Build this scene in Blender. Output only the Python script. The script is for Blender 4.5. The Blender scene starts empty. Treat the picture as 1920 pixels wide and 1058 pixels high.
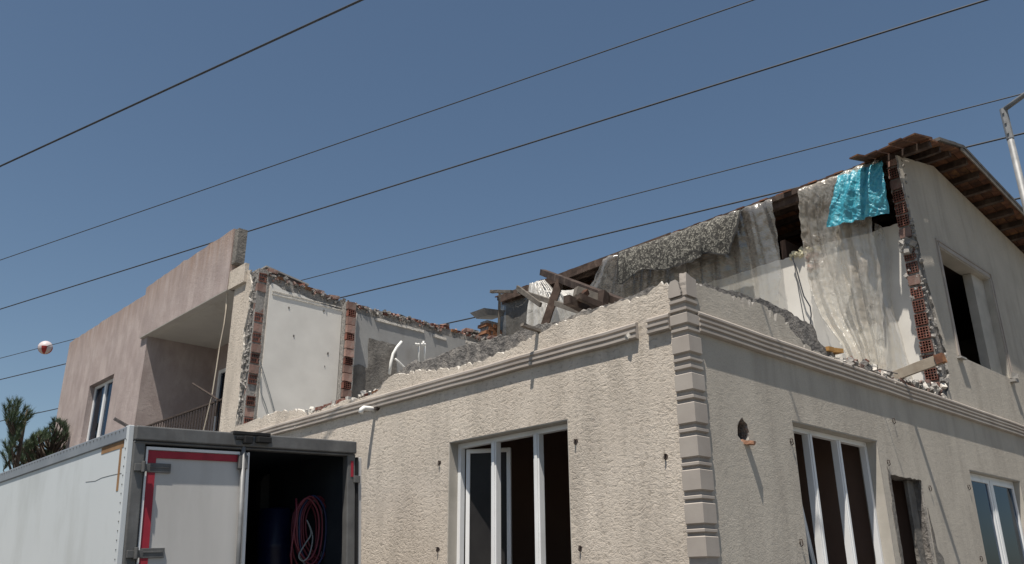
import bpy, bmesh, math, random
import numpy as np
from mathutils import Vector, Matrix, noise
from mathutils.geometry import tessellate_polygon
R = random.Random(7)
sc = bpy.context.scene
COL = sc.collection
# ------------------------------------------------------------------ camera, sky, sun
W_, H_, F_ = 1920., 1058., 1571.
PITCH, ROLL, YAW = .3495, -.00817, .8164
_c, _s = math.cos(PITCH), math.sin(PITCH)
_m = np.array([[1, 0, 0], [0, _s, -_c], [0, _c, _s]])
_cr, _sr = math.cos(ROLL), math.sin(ROLL)
CM = np.array([[_cr, -_sr, 0], [_sr, _cr, 0], [0, 0, 1]]) @ _m      # world -> camera (x right, y down, z forward)
EYE = np.array([0, 0, 1.6])
cd = bpy.data.cameras.new('camera'); cam = bpy.data.objects.new('camera', cd); COL.objects.link(cam)
cd.sensor_width = 36; cd.lens = F_ / W_ * 36; cd.clip_end = 5000; cd.clip_start = .05
cam.matrix_world = Matrix(((CM[0][0], -CM[1][0], -CM[2][0], 0), (CM[0][1], -CM[1][1], -CM[2][1], 0),
                           (CM[0][2], -CM[1][2], -CM[2][2], 1.6), (0, 0, 0, 1)))
sc.camera = cam
DL = np.array([-math.cos(YAW), math.sin(YAW), 0]); DR = np.array([math.sin(YAW), math.cos(YAW), 0])
tosun = -DR * 1.0 - DL * .45 + np.array([0, 0, 2.7]); tosun /= np.linalg.norm(tosun)
SKY_STRENGTH, SUN_STRENGTH, EXPOSURE = .066, 5.0, .37
wd = bpy.data.worlds.new('World'); sc.world = wd; wd.use_nodes = True
wn = wd.node_tree; wn.nodes.clear()
sky = wn.nodes.new('ShaderNodeTexSky'); sky.sky_type = 'NISHITA'; sky.sun_disc = False
sky.sun_elevation = math.asin(tosun[2]); sky.sun_rotation = math.atan2(tosun[0], tosun[1])
sky.air_density = 1.0; sky.dust_density = .7; sky.ozone_density = 1.2
hsv = wn.nodes.new('ShaderNodeHueSaturation'); hsv.inputs['Saturation'].default_value = 1.0; hsv.inputs['Hue'].default_value = .4945
bg = wn.nodes.new('ShaderNodeBackground'); bg.inputs['Strength'].default_value = SKY_STRENGTH
wo = wn.nodes.new('ShaderNodeOutputWorld')
wn.links.new(sky.outputs[0], hsv.inputs['Color']); wn.links.new(hsv.outputs[0], bg.inputs[0]); wn.links.new(bg.outputs[0], wo.inputs[0])
sl = bpy.data.lights.new('sun', 'SUN'); sl.energy = SUN_STRENGTH; sl.angle = math.radians(.53); sl.color = (1, .93, .83)
so = bpy.data.objects.new('sun', sl); COL.objects.link(so)
so.rotation_euler = Vector(tosun).to_track_quat('Z', 'Y').to_euler(); so.location = Vector(tosun) * 60
sc.view_settings.view_transform = 'Standard'; sc.view_settings.look = 'None'; sc.view_settings.gamma = 1
sc.view_settings.use_curve_mapping = False; sc.view_settings.exposure = EXPOSURE
sc.render.engine = 'CYCLES'; sc.cycles.max_bounces = 8; sc.cycles.transparent_max_bounces = 12

# ------------------------------------------------------------------ frames: H = (x along side street wall, y along front wall, z up), corner of the house = origin
_r = CM.T @ np.array([(1290 - 960) / F_, (640 - 529) / F_, 1.])
K = EYE + _r * (3.75 - 1.6) / _r[2]; K[2] = 0
HA = math.atan2(DR[1], DR[0])
HM = Matrix.Translation(Vector(K)) @ Matrix.Rotation(HA, 4, 'Z')
def ray(px, py): return CM.T @ np.array([(px - 960) / F_, (py - 529) / F_, 1.])
def toH(p): q = np.array(p) - K; return (float(q @ DR), float(q @ DL), float(q[2]))
def X(px, py, x):      # a point seen at a pixel on the plane H.x = x
    r = ray(px, py); t = ((K - EYE) @ DR + x) / (r @ DR); return toH(EYE + r * t)
def Y(px, py, y):
    r = ray(px, py); t = ((K - EYE) @ DL + y) / (r @ DL); return toH(EYE + r * t)
def Z(px, py, z):
    r = ray(px, py); t = (z - 1.6) / r[2]; return toH(EYE + r * t)
def AT(px, py, d):     # at a horizontal distance
    r = ray(px, py); t = d / math.hypot(r[0], r[1]); return toH(EYE + r * t)

# ------------------------------------------------------------------ materials
def nt(name):
    m = bpy.data.materials.new(name); m.use_nodes = True; t = m.node_tree
    return m, t, t.nodes['Principled BSDF']
def coords(t, scale=(1, 1, 1)):
    tc = t.nodes.new('ShaderNodeTexCoord'); mp = t.nodes.new('ShaderNodeMapping'); mp.inputs['Scale'].default_value = scale
    t.links.new(tc.outputs['Object'], mp.inputs[0]); return mp.outputs[0]
def nz(t, co, scale, detail=4, rough=.55, dist=0):
    n = t.nodes.new('ShaderNodeTexNoise'); n.inputs['Scale'].default_value = scale; n.inputs['Detail'].default_value = detail
    n.inputs['Roughness'].default_value = rough; n.inputs['Distortion'].default_value = dist
    t.links.new(co, n.inputs['Vector']); return n.outputs[0]
def ramp(t, fac, stops):
    r = t.nodes.new('ShaderNodeValToRGB'); e = r.color_ramp.elements
    while len(e) < len(stops): e.new(.5)
    for i, (p, c) in enumerate(stops):
        e[i].position = p; e[i].color = (*c, 1) if len(c) == 3 else c
    t.links.new(fac, r.inputs[0]); return r.outputs[0]
def mixc(t, fac, a, b, mode='MIX'):
    m = t.nodes.new('ShaderNodeMix'); m.data_type = 'RGBA'; m.blend_type = mode
    if isinstance(fac, float): m.inputs[0].default_value = fac
    else: t.links.new(fac, m.inputs[0])
    for i, v in ((6, a), (7, b)):
        if isinstance(v, tuple): m.inputs[i].default_value = (*v, 1)
        else: t.links.new(v, m.inputs[i])
    return m.outputs[2]
def bump(t, b, h, strength, dist=.02, prev=None):
    n = t.nodes.new('ShaderNodeBump'); n.inputs['Strength'].default_value = strength; n.inputs['Distance'].default_value = dist
    t.links.new(h, n.inputs['Height'])
    if prev: t.links.new(prev, n.inputs['Normal'])
    if b: t.links.new(n.outputs[0], b.inputs['Normal'])
    return n.outputs[0]
def mat(name, c1, c2, scale=2., rough=.85, bs=40., bst=.3, bd=.01, metal=0., stretch=(1, 1, 1), dirt=None, dscale=.7, bstretch=None, spec=.3, dlo=.5, dhi=.75):
    m, t, b = nt(name); co = coords(t, stretch)
    c = ramp(t, nz(t, co, scale, 6), [(.32, c1), (.68, c2)])
    if dirt:
        f = ramp(t, nz(t, coords(t, (1, 1, .35)), dscale, 7, .65), [(dlo, (0, 0, 0)), (dhi, (1, 1, 1))])
        c = mixc(t, f, c, dirt)
    t.links.new(c, b.inputs['Base Color']); b.inputs['Roughness'].default_value = rough; b.inputs['Metallic'].default_value = metal
    b.inputs['Specular IOR Level'].default_value = spec
    if bst: bump(t, b, nz(t, coords(t, bstretch or stretch), bs, 5, .6), bst, bd)
    return m
def instvar(m, amount=.35):     # every brick / board a little different
    t = m.node_tree; b = t.nodes['Principled BSDF']; l = b.inputs['Base Color'].links[0]; src = l.from_socket
    oi = t.nodes.new('ShaderNodeObjectInfo'); mr = t.nodes.new('ShaderNodeMapRange'); h = t.nodes.new('ShaderNodeHueSaturation')
    mr.inputs['To Min'].default_value = 1 - amount; mr.inputs['To Max'].default_value = 1 + amount
    t.links.new(oi.outputs['Random'], mr.inputs[0]); t.links.new(mr.outputs[0], h.inputs['Value']); t.links.new(src, h.inputs['Color']); t.links.new(h.outputs[0], b.inputs['Base Color'])
    return m
M = {}
def stucco(name, c1, c2, stain, kind):
    m, t, b = nt(name); co = coords(t)
    if kind == 'coarse':       # horizontally torn thick render
        co2 = coords(t, (1, 1, 1.6))
        h1 = nz(t, co2, 17, 7, .68, .5); h2 = nz(t, co2, 45, 5, .6, .4)
        hh = ramp(t, h1, [(.36, (0, 0, 0)), (.5, (.75, .75, .75)), (.62, (1, 1, 1))])
        hh = mixc(t, ramp(t, nz(t, co, 1.7, 4, .6), [(.35, (0, 0, 0)), (.65, (.8, .8, .8))]), hh, (.55, .55, .55))
        n = bump(t, None, hh, .5, .022); bump(t, b, h2, .5, .012, n)
        pit = ramp(t, h1, [(.33, (.66, .65, .63)), (.46, (1, 1, 1))])
    else:
        h1 = nz(t, co, 60, 4, .7); h2 = nz(t, co, 14, 3, .6)
        n = bump(t, None, h1, .55, .012); bump(t, b, h2, .2, .03, n)
        pit = ramp(t, h1, [(.3, (.78, .78, .78)), (.5, (1, 1, 1))])
    base = ramp(t, nz(t, co, 1.3, 7, .6), [(.3, c1), (.7, c2)])
    base = mixc(t, 1.0, base, pit, 'MULTIPLY')
    st = ramp(t, nz(t, coords(t, (1.5, 1.5, .28)), 1.7, 8, .7, .3), [(.46, (0, 0, 0)), (.74, (.8, .8, .8))])
    base = mixc(t, st, base, stain)
    if kind == 'pink':
        tc = t.nodes.new('ShaderNodeTexCoord'); sx = t.nodes.new('ShaderNodeSeparateXYZ'); t.links.new(tc.outputs['Object'], sx.inputs[0])
        mr = t.nodes.new('ShaderNodeMapRange'); mr.inputs[1].default_value = 7.35; mr.inputs[2].default_value = 8.2; t.links.new(sx.outputs[2], mr.inputs[0])
        st2 = nz(t, coords(t, (1, 5, .5)), 1.6, 6, .6); ml = t.nodes.new('ShaderNodeMath'); ml.operation = 'MULTIPLY'; t.links.new(mr.outputs[0], ml.inputs[0]); t.links.new(ramp(t, st2, [(.35, (.1, .1, .1)), (.62, (1, 1, 1))]), ml.inputs[1])
        base = mixc(t, ml.outputs[0], base, (.27, .195, .16)); base = mixc(t, ramp(t, nz(t, coords(t, (1, 1, .6)), 2.6, 7, .65), [(.42, (0, 0, 0)), (.62, (.55, .55, .55))]), base, (.27, .22, .21))
    t.links.new(base, b.inputs['Base Color']); b.inputs['Roughness'].default_value = .93; b.inputs['Specular IOR Level'].default_value = .15
    return m
M['stucco_front'] = stucco('cream torn render', (.475, .42, .36), (.58, .52, .45), (.33, .295, .255), 'coarse')
M['stucco_side'] = stucco('grey beige roughcast', (.41, .375, .325), (.49, .45, .39), (.30, .27, .235), 'fine')
M['pink'] = stucco('faded pink render', (.37, .31, .295), (.455, .39, .37), (.29, .25, .24), 'pink')
M['pink_dirty'] = mat('weathered pink edge', (.30, .22, .19), (.42, .33, .30), 6, bst=.5, dirt=(.17, .15, .13))
M['soffit'] = mat('grey white soffit paint', (.48, .46, .43), (.54, .52, .48), 1.5, bst=.1, dirt=(.36, .32, .28), dlo=.6, dhi=.8)
M['trim'] = mat('beige moulding paint', (.305, .272, .245), (.38, .345, .31), 2.5, bs=80, bst=.18, bd=.004, dirt=(.29, .25, .22))
M['core'] = mat('broken mortar core', (.085, .08, .078), (.23, .215, .20), 9, bs=22, bst=1., bd=.05, dirt=(.32, .29, .26), dscale=5)
M['cement'] = mat('bare cement render', (.12, .11, .10), (.20, .188, .172), 5, bs=18, bst=.8, bd=.03, dirt=(.085, .08, .075), dscale=3)
M['white_plaster'] = mat('white interior plaster', (.58, .56, .525), (.66, .64, .60), 2, bs=30, bst=.08, bd=.006, dirt=(.56, .53, .48), dscale=1.2, dlo=.55, dhi=.85)
M['grey_plaster'] = mat('grey interior paint', (.25, .25, .25), (.30, .30, .295), 2, bs=30, bst=.1, bd=.006, dirt=(.21, .20, .19), dscale=2)
M['plaster_edge'] = mat('white plaster edge', (.46, .43, .39), (.62, .59, .54), 12, bs=40, bst=.6, bd=.02)
M['brick_red'] = instvar(mat('red hollow brick', (.10, .038, .028), (.19, .075, .055), 14, bs=60, bst=.5, bd=.006, dirt=(.30, .25, .21), dscale=6, dlo=.5, dhi=.8), .35)
M['brick_pink'] = instvar(mat('dusty brick side', (.18, .11, .09), (.26, .165, .14), 14, bs=60, bst=.5, bd=.006, dirt=(.30, .27, .24), dscale=8), .3)
M['hole'] = mat('dark brick cell', (.02, .012, .01), (.05, .025, .02), 10, bst=0)
M['mortar'] = mat('grey mortar', (.17, .162, .155), (.31, .295, .275), 20, bs=40, bst=.8, bd=.02)
M['terracotta'] = mat('pale terracotta', (.36, .19, .12), (.44, .25, .17), 10, bs=50, bst=.4)
M['orange_brick'] = instvar(mat('orange brick', (.19, .085, .042), (.26, .125, .065), 10, bs=50, bst=.5, dirt=(.25, .2, .16), dscale=5), .25)
M['wood_dark'] = instvar(mat('weathered brown timber', (.026, .017, .013), (.065, .043, .034), 5, bs=30, bst=.4, bd=.006, dirt=(.13, .10, .08), dscale=5), .4)
M['wood_red'] = instvar(mat('stained red brown boards', (.045, .022, .014), (.14, .062, .035), 7, bs=30, bst=.3, bd=.005, dirt=(.24, .12, .045), dscale=4), .6)
M['wood_grey'] = instvar(mat('grey weathered timber', (.10, .088, .076), (.19, .168, .145), 7, bs=40, bst=.4, bd=.005), .3)
M['wood_pale'] = mat('pale dusty timber', (.24, .20, .155), (.34, .295, .235), 6, bs=40, bst=.3, bd=.005, dirt=(.24, .18, .13), dscale=4)
M['wood_yellow'] = mat('ochre timber', (.36, .19, .06), (.46, .27, .1), 8, bs=40, bst=.3, bd=.004)
M['bitumen'] = mat('dark roof covering', (.05, .05, .052), (.11, .105, .10), 5, bs=30, bst=.5, bd=.01, dirt=(.17, .16, .15))
M['pvc'] = mat('white window plastic', (.70, .71, .72), (.76, .77, .78), 2, .4, bst=.03, dirt=(.55, .54, .52), dscale=2, spec=.5, dlo=.55, dhi=.85)
M['reveal'] = mat('dusty reveal render', (.36, .34, .30), (.46, .43, .385), 3, bs=60, bst=.3, bd=.006)
M['dark_room'] = mat('brown room darkened for shade', (.12, .078, .062), (.15, .10, .08), 1, bst=0)  # room surfaces darkened in colour so the dim interiors read near black
M['concrete'] = mat('concrete', (.27, .26, .25), (.36, .35, .33), 3, bs=30, bst=.4, bd=.01, dirt=(.2, .19, .18))
M['steel'] = mat('galvanised steel', (.17, .175, .18), (.25, .255, .26), 8, .55, bst=.05, metal=.3, dirt=(.3, .3, .3), dscale=2)
M['rust'] = mat('rusty iron', (.035, .027, .025), (.075, .055, .045), 20, .8, bst=.4)
M['rebar'] = mat('dark iron bar', (.05, .045, .045), (.10, .085, .08), 20, .7, bst=.2)
M['cable'] = mat('black conductor', (.035, .04, .05), (.05, .055, .065), 5, .6, bst=0)
M['pipe'] = mat('white plastic pipe', (.72, .72, .70), (.78, .78, .76), 5, .4, bst=0, dirt=(.5, .48, .45), dscale=5)
M['cream_cable'] = mat('cream cable', (.55, .48, .38), (.6, .53, .43), 5, .6, bst=0)
M['truck_white'] = mat('white truck panel', (.53, .56, .58), (.57, .60, .62), .8, .38, bst=.02, dirt=(.43, .45, .455), dscale=1.4, spec=.5)
M['truck_door'] = mat('dusty white truck door', (.50, .49, .475), (.56, .55, .535), 1.2, .5, bst=.02, dirt=(.44, .43, .41), dscale=1.5, spec=.4, stretch=(3, 3, .6))
M['truck_frame'] = mat('grimy grey steel frame', (.11, .11, .11), (.18, .18, .178), 4, .5, bst=.1, metal=.3, dirt=(.09, .085, .08), dscale=3)
M['truck_rail'] = mat('blue grey roof rail', (.20, .22, .25), (.25, .27, .30), 3, .45, bst=.03, metal=.2)
M['seal'] = mat('crimson door seal', (.33, .022, .04), (.40, .035, .055), 5, .5, bst=0, dirt=(.24, .02, .035), dscale=3)
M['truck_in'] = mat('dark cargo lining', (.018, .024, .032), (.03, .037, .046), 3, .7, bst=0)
M['tape'] = mat('brown adhesive residue', (.30, .18, .09), (.22, .12, .06), 6, .8, bst=.2)
M['black'] = mat('black rubber', (.012, .012, .013), (.02, .02, .02), 5, .7, bst=0)
M['hose_red'] = mat('red rubber hose', (.11, .013, .025), (.16, .022, .035), 8, .45, bst=0, spec=.5)
M['hose_blue'] = mat('blue rubber hose', (.012, .02, .07), (.02, .03, .1), 8, .45, bst=0, spec=.5)
M['hose_grey'] = mat('pale grey cord', (.16, .18, .19), (.22, .24, .25), 8, .6, bst=0)
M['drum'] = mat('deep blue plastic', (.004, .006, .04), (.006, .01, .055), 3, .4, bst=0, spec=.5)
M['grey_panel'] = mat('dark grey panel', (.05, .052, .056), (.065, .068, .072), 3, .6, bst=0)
M['asphalt'] = mat('asphalt', (.045, .045, .047), (.065, .064, .062), 3, bs=120, bst=.4, bd=.005, dirt=(.09, .085, .08))
M['paving'] = mat('concrete toned for bounce', (.13, .122, .112), (.18, .17, .155), 2, bs=60, bst=.3, dirt=(.11, .10, .09))  # unseen ground; tone chosen for the light it bounces onto the walls
M['earth'] = mat('dry earth', (.13, .11, .085), (.18, .155, .12), 1, bs=20, bst=.4, dirt=(.13, .15, .07), dscale=.2)
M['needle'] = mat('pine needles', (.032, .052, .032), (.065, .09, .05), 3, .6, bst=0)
M['needle_lit'] = mat('sunlit pine needles', (.05, .085, .035), (.09, .13, .055), 3, .6, bst=0)  # brighter green copy of the needles, sunlight put into its colour
M['bark'] = mat('pine bark', (.05, .04, .032), (.09, .07, .055), 12, bst=.6)
M['foam'] = mat('yellow foam crumbs', (.52, .48, .33), (.64, .61, .47), 15, bst=.7)
M['ball_white'] = mat('white marker paint', (.52, .46, .47), (.6, .53, .54), 3, .4, bst=0)
M['ball_red'] = mat('red marker paint', (.30, .03, .03), (.36, .045, .04), 3, .4, bst=0)
M['tyre'] = mat('tyre rubber', (.02, .02, .02), (.03, .03, .03), 3, .8, bst=.1)
def glassm():
    m, t, b = nt('window glass'); b.inputs['Base Color'].default_value = (.02, .025, .03, 1); b.inputs['Roughness'].default_value = .03
    b.inputs['Specular IOR Level'].default_value = .9; b.inputs['IOR'].default_value = 1.52
    tr = t.nodes.new('ShaderNodeBsdfTransparent'); gl = t.nodes.new('ShaderNodeBsdfGlossy'); gl.inputs['Roughness'].default_value = .02
    gl.inputs['Color'].default_value = (.62, .74, .92, 1)
    tr.inputs['Color'].default_value = (.5, .54, .55, 1)
    mx = t.nodes.new('ShaderNodeMixShader'); fr = t.nodes.new('ShaderNodeFresnel'); fr.inputs['IOR'].default_value = 1.42
    t.links.new(fr.outputs[0], mx.inputs[0]); t.links.new(tr.outputs[0], mx.inputs[1]); t.links.new(gl.outputs[0], mx.inputs[2])
    t.links.new(mx.outputs[0], t.nodes['Material Output'].inputs[0]); return m
M['glass'] = glassm()
M['glass_dark'] = mat('dark low gloss glass', (.018, .017, .018), (.028, .027, .027), 3, .35, bst=0, spec=.15)  # near-black pane; dim room and muted sky reflection put into its colour
def filmm(name, col, opacity, dirtc, crease=.25, gloss=.07, rough=.28):
    m, t, b = nt(name); t.nodes.remove(b); co = coords(t)
    c = ramp(t, nz(t, co, 1.9, 7, .62), [(.42, col), (.68, dirtc)])
    d = t.nodes.new('ShaderNodeBsdfDiffuse'); tl = t.nodes.new('ShaderNodeBsdfTranslucent'); g = t.nodes.new('ShaderNodeBsdfGlossy'); tr = t.nodes.new('ShaderNodeBsdfTransparent')
    g.inputs['Roughness'].default_value = rough; g.inputs['Color'].default_value = (.85, .85, .85, 1); tr.inputs['Color'].default_value = (.93, .93, .92, 1)
    t.links.new(c, d.inputs[0]); t.links.new(c, tl.inputs[0])
    n = t.nodes.new('ShaderNodeBump'); n.inputs['Strength'].default_value = .55; n.inputs['Distance'].default_value = .03
    r1 = nz(t, coords(t, (1, 1.8, .5)), 2.6, 4, .5, .8)
    r2 = ramp(t, nz(t, co, 6, 3, .5, 1.2), [(.4, (1, 1, 1)), (.5, (0, 0, 0)), (.6, (1, 1, 1))])
    t.links.new(mixc(t, crease, r1, r2), n.inputs['Height'])
    for s in (d, g, tl): t.links.new(n.outputs[0], s.inputs['Normal'])
    m1 = t.nodes.new('ShaderNodeMixShader'); m1.inputs[0].default_value = .3; t.links.new(d.outputs[0], m1.inputs[1]); t.links.new(tl.outputs[0], m1.inputs[2])
    op = ramp(t, nz(t, coords(t, (1, 1.5, .6)), 1.6, 6, .6), [(.32, (opacity - .1,) * 3), (.7, (min(1, opacity + .16),) * 3)])
    m3 = t.nodes.new('ShaderNodeMixShader'); t.links.new(op, m3.inputs[0]); t.links.new(tr.outputs[0], m3.inputs[1]); t.links.new(m1.outputs[0], m3.inputs[2])
    m2 = t.nodes.new('ShaderNodeMixShader'); m2.inputs[0].default_value = gloss; t.links.new(m3.outputs[0], m2.inputs[1]); t.links.new(g.outputs[0], m2.inputs[2])
    t.links.new(m2.outputs[0], t.nodes['Material Output'].inputs[0]); return m
M['film'] = filmm('clear plastic film', (.60, .58, .55), .34, (.46, .41, .34), .1, .11, .22)
M['film_white'] = filmm('milky plastic film', (.74, .70, .62), .42, (.55, .46, .36), .2, .075, .26)
M['film_bright'] = filmm('white plastic film', (.74, .73, .70), .85, (.60, .57, .52), .15)
M['film_dark'] = filmm('grey plastic film', (.17, .165, .155), .85, (.11, .105, .095), .2, .04)
def tarpm():
    m, t, b = nt('turquoise plastic tarp'); co = coords(t)
    c = ramp(t, nz(t, co, 5, 6, .6), [(.35, (.03, .22, .31)), (.58, (.06, .34, .43)), (.78, (.20, .50, .57))])
    t.links.new(c, b.inputs['Base Color']); b.inputs['Roughness'].default_value = .32; b.inputs['Specular IOR Level'].default_value = .6
    v = t.nodes.new('ShaderNodeTexVoronoi'); v.inputs['Scale'].default_value = 8; v.feature = 'DISTANCE_TO_EDGE'
    t.links.new(co, v.inputs['Vector']); n = bump(t, None, v.outputs['Distance'], .6, .03); bump(t, b, nz(t, co, 16, 5, .6, 1.5), .55, .03, n); return m
M['tarp'] = tarpm()
def carpetm():
    m, t, b = nt('patterned carpet'); co = coords(t)
    w = t.nodes.new('ShaderNodeTexWave'); w.wave_type = 'RINGS'; w.rings_direction = 'SPHERICAL'; w.inputs['Scale'].default_value = 1.0
    v = t.nodes.new('ShaderNodeTexVoronoi'); v.inputs['Scale'].default_value = 4.5; t.links.new(co, v.inputs['Vector'])
    n = nz(t, co, 10, 2, .5, 3.0); n2 = nz(t, co, 22, 2, .5, 2)
    a = t.nodes.new('ShaderNodeMath'); a.operation = 'SINE'; mu = t.nodes.new('ShaderNodeMath'); mu.operation = 'MULTIPLY'; mu.inputs[1].default_value = 17
    t.links.new(v.outputs['Distance'], mu.inputs[0]); t.links.new(mu.outputs[0], a.inputs[0])
    s = t.nodes.new('ShaderNodeMath'); s.operation = 'MULTIPLY_ADD'; s.inputs[1].default_value = .09; t.links.new(a.outputs[0], s.inputs[0]); t.links.new(n, s.inputs[2])
    c = ramp(t, s.outputs[0], [(.47, (.045, .044, .042)), (.51, (.29, .28, .245)), (.57, (.31, .30, .26)), (.61, (.06, .058, .055))])
    c = mixc(t, ramp(t, n2, [(.55, (0, 0, 0)), (.62, (.7, .7, .7))]), c, (.09, .086, .08))
    big = ramp(t, nz(t, co, 2.6, 3, .5, 2.5), [(.44, (0, 0, 0)), (.47, (1, 1, 1)), (.50, (1, 1, 1)), (.53, (0, 0, 0))])
    c = mixc(t, big, c, (.05, .048, .045))
    t.links.new(c, b.inputs['Base Color']); b.inputs['Roughness'].default_value = 1; b.inputs['Specular IOR Level'].default_value = .05
    bump(t, b, nz(t, co, 90, 2), .12, .003); return m
M['carpet'] = carpetm()
M['carpet_edge'] = mat('black carpet border', (.025, .025, .025), (.04, .04, .04), 9, 1, bst=.2)

# ------------------------------------------------------------------ mesh builder
class MB:
    def __init__(s): s.v = []; s.f = []; s.mi = []
    def add(s, vs, fs, mi=0):
        o = len(s.v); s.v += [tuple(map(float, p)) for p in vs]; s.f += [tuple(i + o for i in f) for f in fs]
        s.mi += mi if isinstance(mi, list) else [mi] * len(fs); return s
    def box(s, a, b, mi=0):
        (x0, y0, z0), (x1, y1, z1) = a, b
        return s.add([(x0, y0, z0), (x1, y0, z0), (x1, y1, z0), (x0, y1, z0), (x0, y0, z1), (x1, y0, z1), (x1, y1, z1), (x0, y1, z1)],
                     [(0, 3, 2, 1), (4, 5, 6, 7), (0, 1, 5, 4), (1, 2, 6, 5), (2, 3, 7, 6), (3, 0, 4, 7)], mi)
    def beam(s, p0, p1, w, h, up=(0, 0, 1), mi=0, jit=0):
        p0, p1 = Vector(p0), Vector(p1); d = (p1 - p0).normalized(); u = Vector(up); sd = d.cross(u).normalized(); u = sd.cross(d)
        vs = []
        n = 5 if jit else 1
        for k in range(n + 1):
            p = p0.lerp(p1, k / n)
            for a, b in ((-1, -1), (1, -1), (1, 1), (-1, 1)):
                j = Vector((R.uniform(-jit, jit) for _ in range(3))) if jit else Vector()
                vs.append(p + sd * a * w / 2 + u * b * h / 2 + j)
        fs = [(0, 1, 2, 3), tuple(4 * n + i for i in (3, 2, 1, 0))]
        for k in range(n):
            for i in range(4): fs.append((4 * k + i, 4 * k + (i + 1) % 4, 4 * k + 4 + (i + 1) % 4, 4 * k + 4 + i))
        return s.add(vs, fs, mi)
    def tube(s, pts, r, n=8, mi=0, closed=False):
        P = [Vector(p) for p in pts]; vs = []; m = len(P); fs = []
        prev = None
        for i, p in enumerate(P):
            if closed: d = P[(i + 1) % m] - P[i - 1]
            else: d = P[min(i + 1, m - 1)] - P[max(i - 1, 0)]
            d.normalize(); u = prev if prev else (Vector((0, 0, 1)) if abs(d.z) < .9 else Vector((1, 0, 0)))
            a = d.cross(u).normalized(); u = a.cross(d).normalized(); prev = u
            rr = r(i / (m - 1)) if callable(r) else r
            for k in range(n):
                t = 2 * math.pi * k / n; vs.append(p + a * math.cos(t) * rr + u * math.sin(t) * rr)
        for i in range(m if closed else m - 1):
            j = (i + 1) % m
            for k in range(n): fs.append((i * n + k, i * n + (k + 1) % n, j * n + (k + 1) % n, j * n + k))
        if not closed: fs += [tuple(range(n))[::-1], tuple((m - 1) * n + k for k in range(n))]
        return s.add(vs, fs, mi)
    def prism(s, axis, outer, c0, c1, holes=(), mf=0, ms=1, rows=1, amp=0., seed=0, mb=None, soft=None):
        """flat outline in the plane normal to `axis`, given thickness; side rows roughened by amp where soft(a,b) says so"""
        loops = [list(outer)] + [list(h) for h in holes]
        tri = tessellate_polygon([[Vector((a, b, 0)) for a, b in l] for l in loops])
        flat = [p for l in loops for p in l]; n = len(flat); vs = []
        put = {'x': lambda a, b, c: (c, a, b), 'y': lambda a, b, c: (a, c, b), 'z': lambda a, b, c: (a, b, c)}[axis]
        for k in range(rows + 1):
            c = c0 + (c1 - c0) * k / rows
            for a, b in flat:
                if amp and k and (soft is None or soft(a, b)):
                    q = Vector((a * 9, b * 9, c * 14 + seed)); a += amp * noise.noise(q); b += amp * noise.noise(q + Vector((7, 3, 1))) * 1.3
                vs.append(put(a, b, c))
        fs = [tuple(t) for t in tri]; mi = [mf] * len(fs)
        fs += [tuple(i + rows * n for i in t) for t in tri]; mi += [mf if mb is None else mb] * len(tri)
        o = 0
        for l in loops:
            m = len(l)
            for k in range(rows):
                for i in range(m):
                    j = (i + 1) % m; fs.append((o + i + k * n, o + j + k * n, o + j + (k + 1) * n, o + i + (k + 1) * n)); mi.append(ms)
            o += m
        return s.add(vs, fs, mi)
    def chunk(s, c, sz, mi=0):
        a = [Vector((R.uniform(.55, 1) * x, R.uniform(.55, 1) * y, R.uniform(.55, 1) * z)) for x in (-1, 1) for y in (-1, 1) for z in (-1, 1)]
        q = Matrix.Rotation(R.uniform(0, 6.3), 3, Vector((R.random() - .5, R.random() - .5, R.random() - .5)).normalized())
        sx, sy, sz_ = (sz * R.uniform(.6, 1.3) for _ in range(3))
        vs = [Vector(c) + q @ Vector((p.x * sx, p.y * sy, p.z * sz_)) for p in a]
        return s.add(vs, [(0, 1, 3, 2), (4, 6, 7, 5), (0, 4, 5, 1), (2, 3, 7, 6), (0, 2, 6, 4), (1, 5, 7, 3)], mi)
    def mesh(s, name, mats, smooth=False, recalc=True):
        me = bpy.data.meshes.new(name); me.from_pydata(s.v, [], s.f)
        for m in mats: me.materials.append(M[m])
        me.polygons.foreach_set('material_index', s.mi)
        if recalc:
            bm = bmesh.new(); bm.from_mesh(me); bmesh.ops.recalc_face_normals(bm, faces=bm.faces); bm.to_mesh(me); bm.free()
        if smooth: me.polygons.foreach_set('use_smooth', [True] * len(me.polygons))
        me.update(); return me
    def part(s, name, mats, parent, smooth=False, bevel=0, **kw):
        """a part of a thing; coordinates are the parent's own"""
        mats = [mats] if isinstance(mats, str) else mats
        o = bpy.data.objects.new(name, s.mesh(name, mats, smooth)); COL.objects.link(o); o.parent = parent
        if bevel: b = o.modifiers.new('bevel', 'BEVEL'); b.width = bevel; b.segments = 2; b.limit_method = 'ANGLE'
        for k, v in kw.items(): o[k] = v
        return o
    def thing(s, name, mats, label, cat, group=None, smooth=False, bevel=0, base=None):
        """a single-mesh thing; coordinates given in H, origin put at its base"""
        mats = [mats] if isinstance(mats, str) else mats
        a = np.array(s.v); b = Vector(base) if base else Vector(((a[:, 0].min() + a[:, 0].max()) / 2, (a[:, 1].min() + a[:, 1].max()) / 2, a[:, 2].min()))
        s.v = [tuple(Vector(p) - b) for p in s.v]
        o = bpy.data.objects.new(name, s.mesh(name, mats, smooth)); COL.objects.link(o); o.matrix_world = HM @ Matrix.Translation(b)
        if bevel: bv = o.modifiers.new('bevel', 'BEVEL'); bv.width = bevel; bv.segments = 2; bv.limit_method = 'ANGLE'
        tag(o, label, cat, group); return o
def tag(o, label, cat, group=None):
    o['label'] = label; o['category'] = cat
    if group: o['group'] = group
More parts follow.
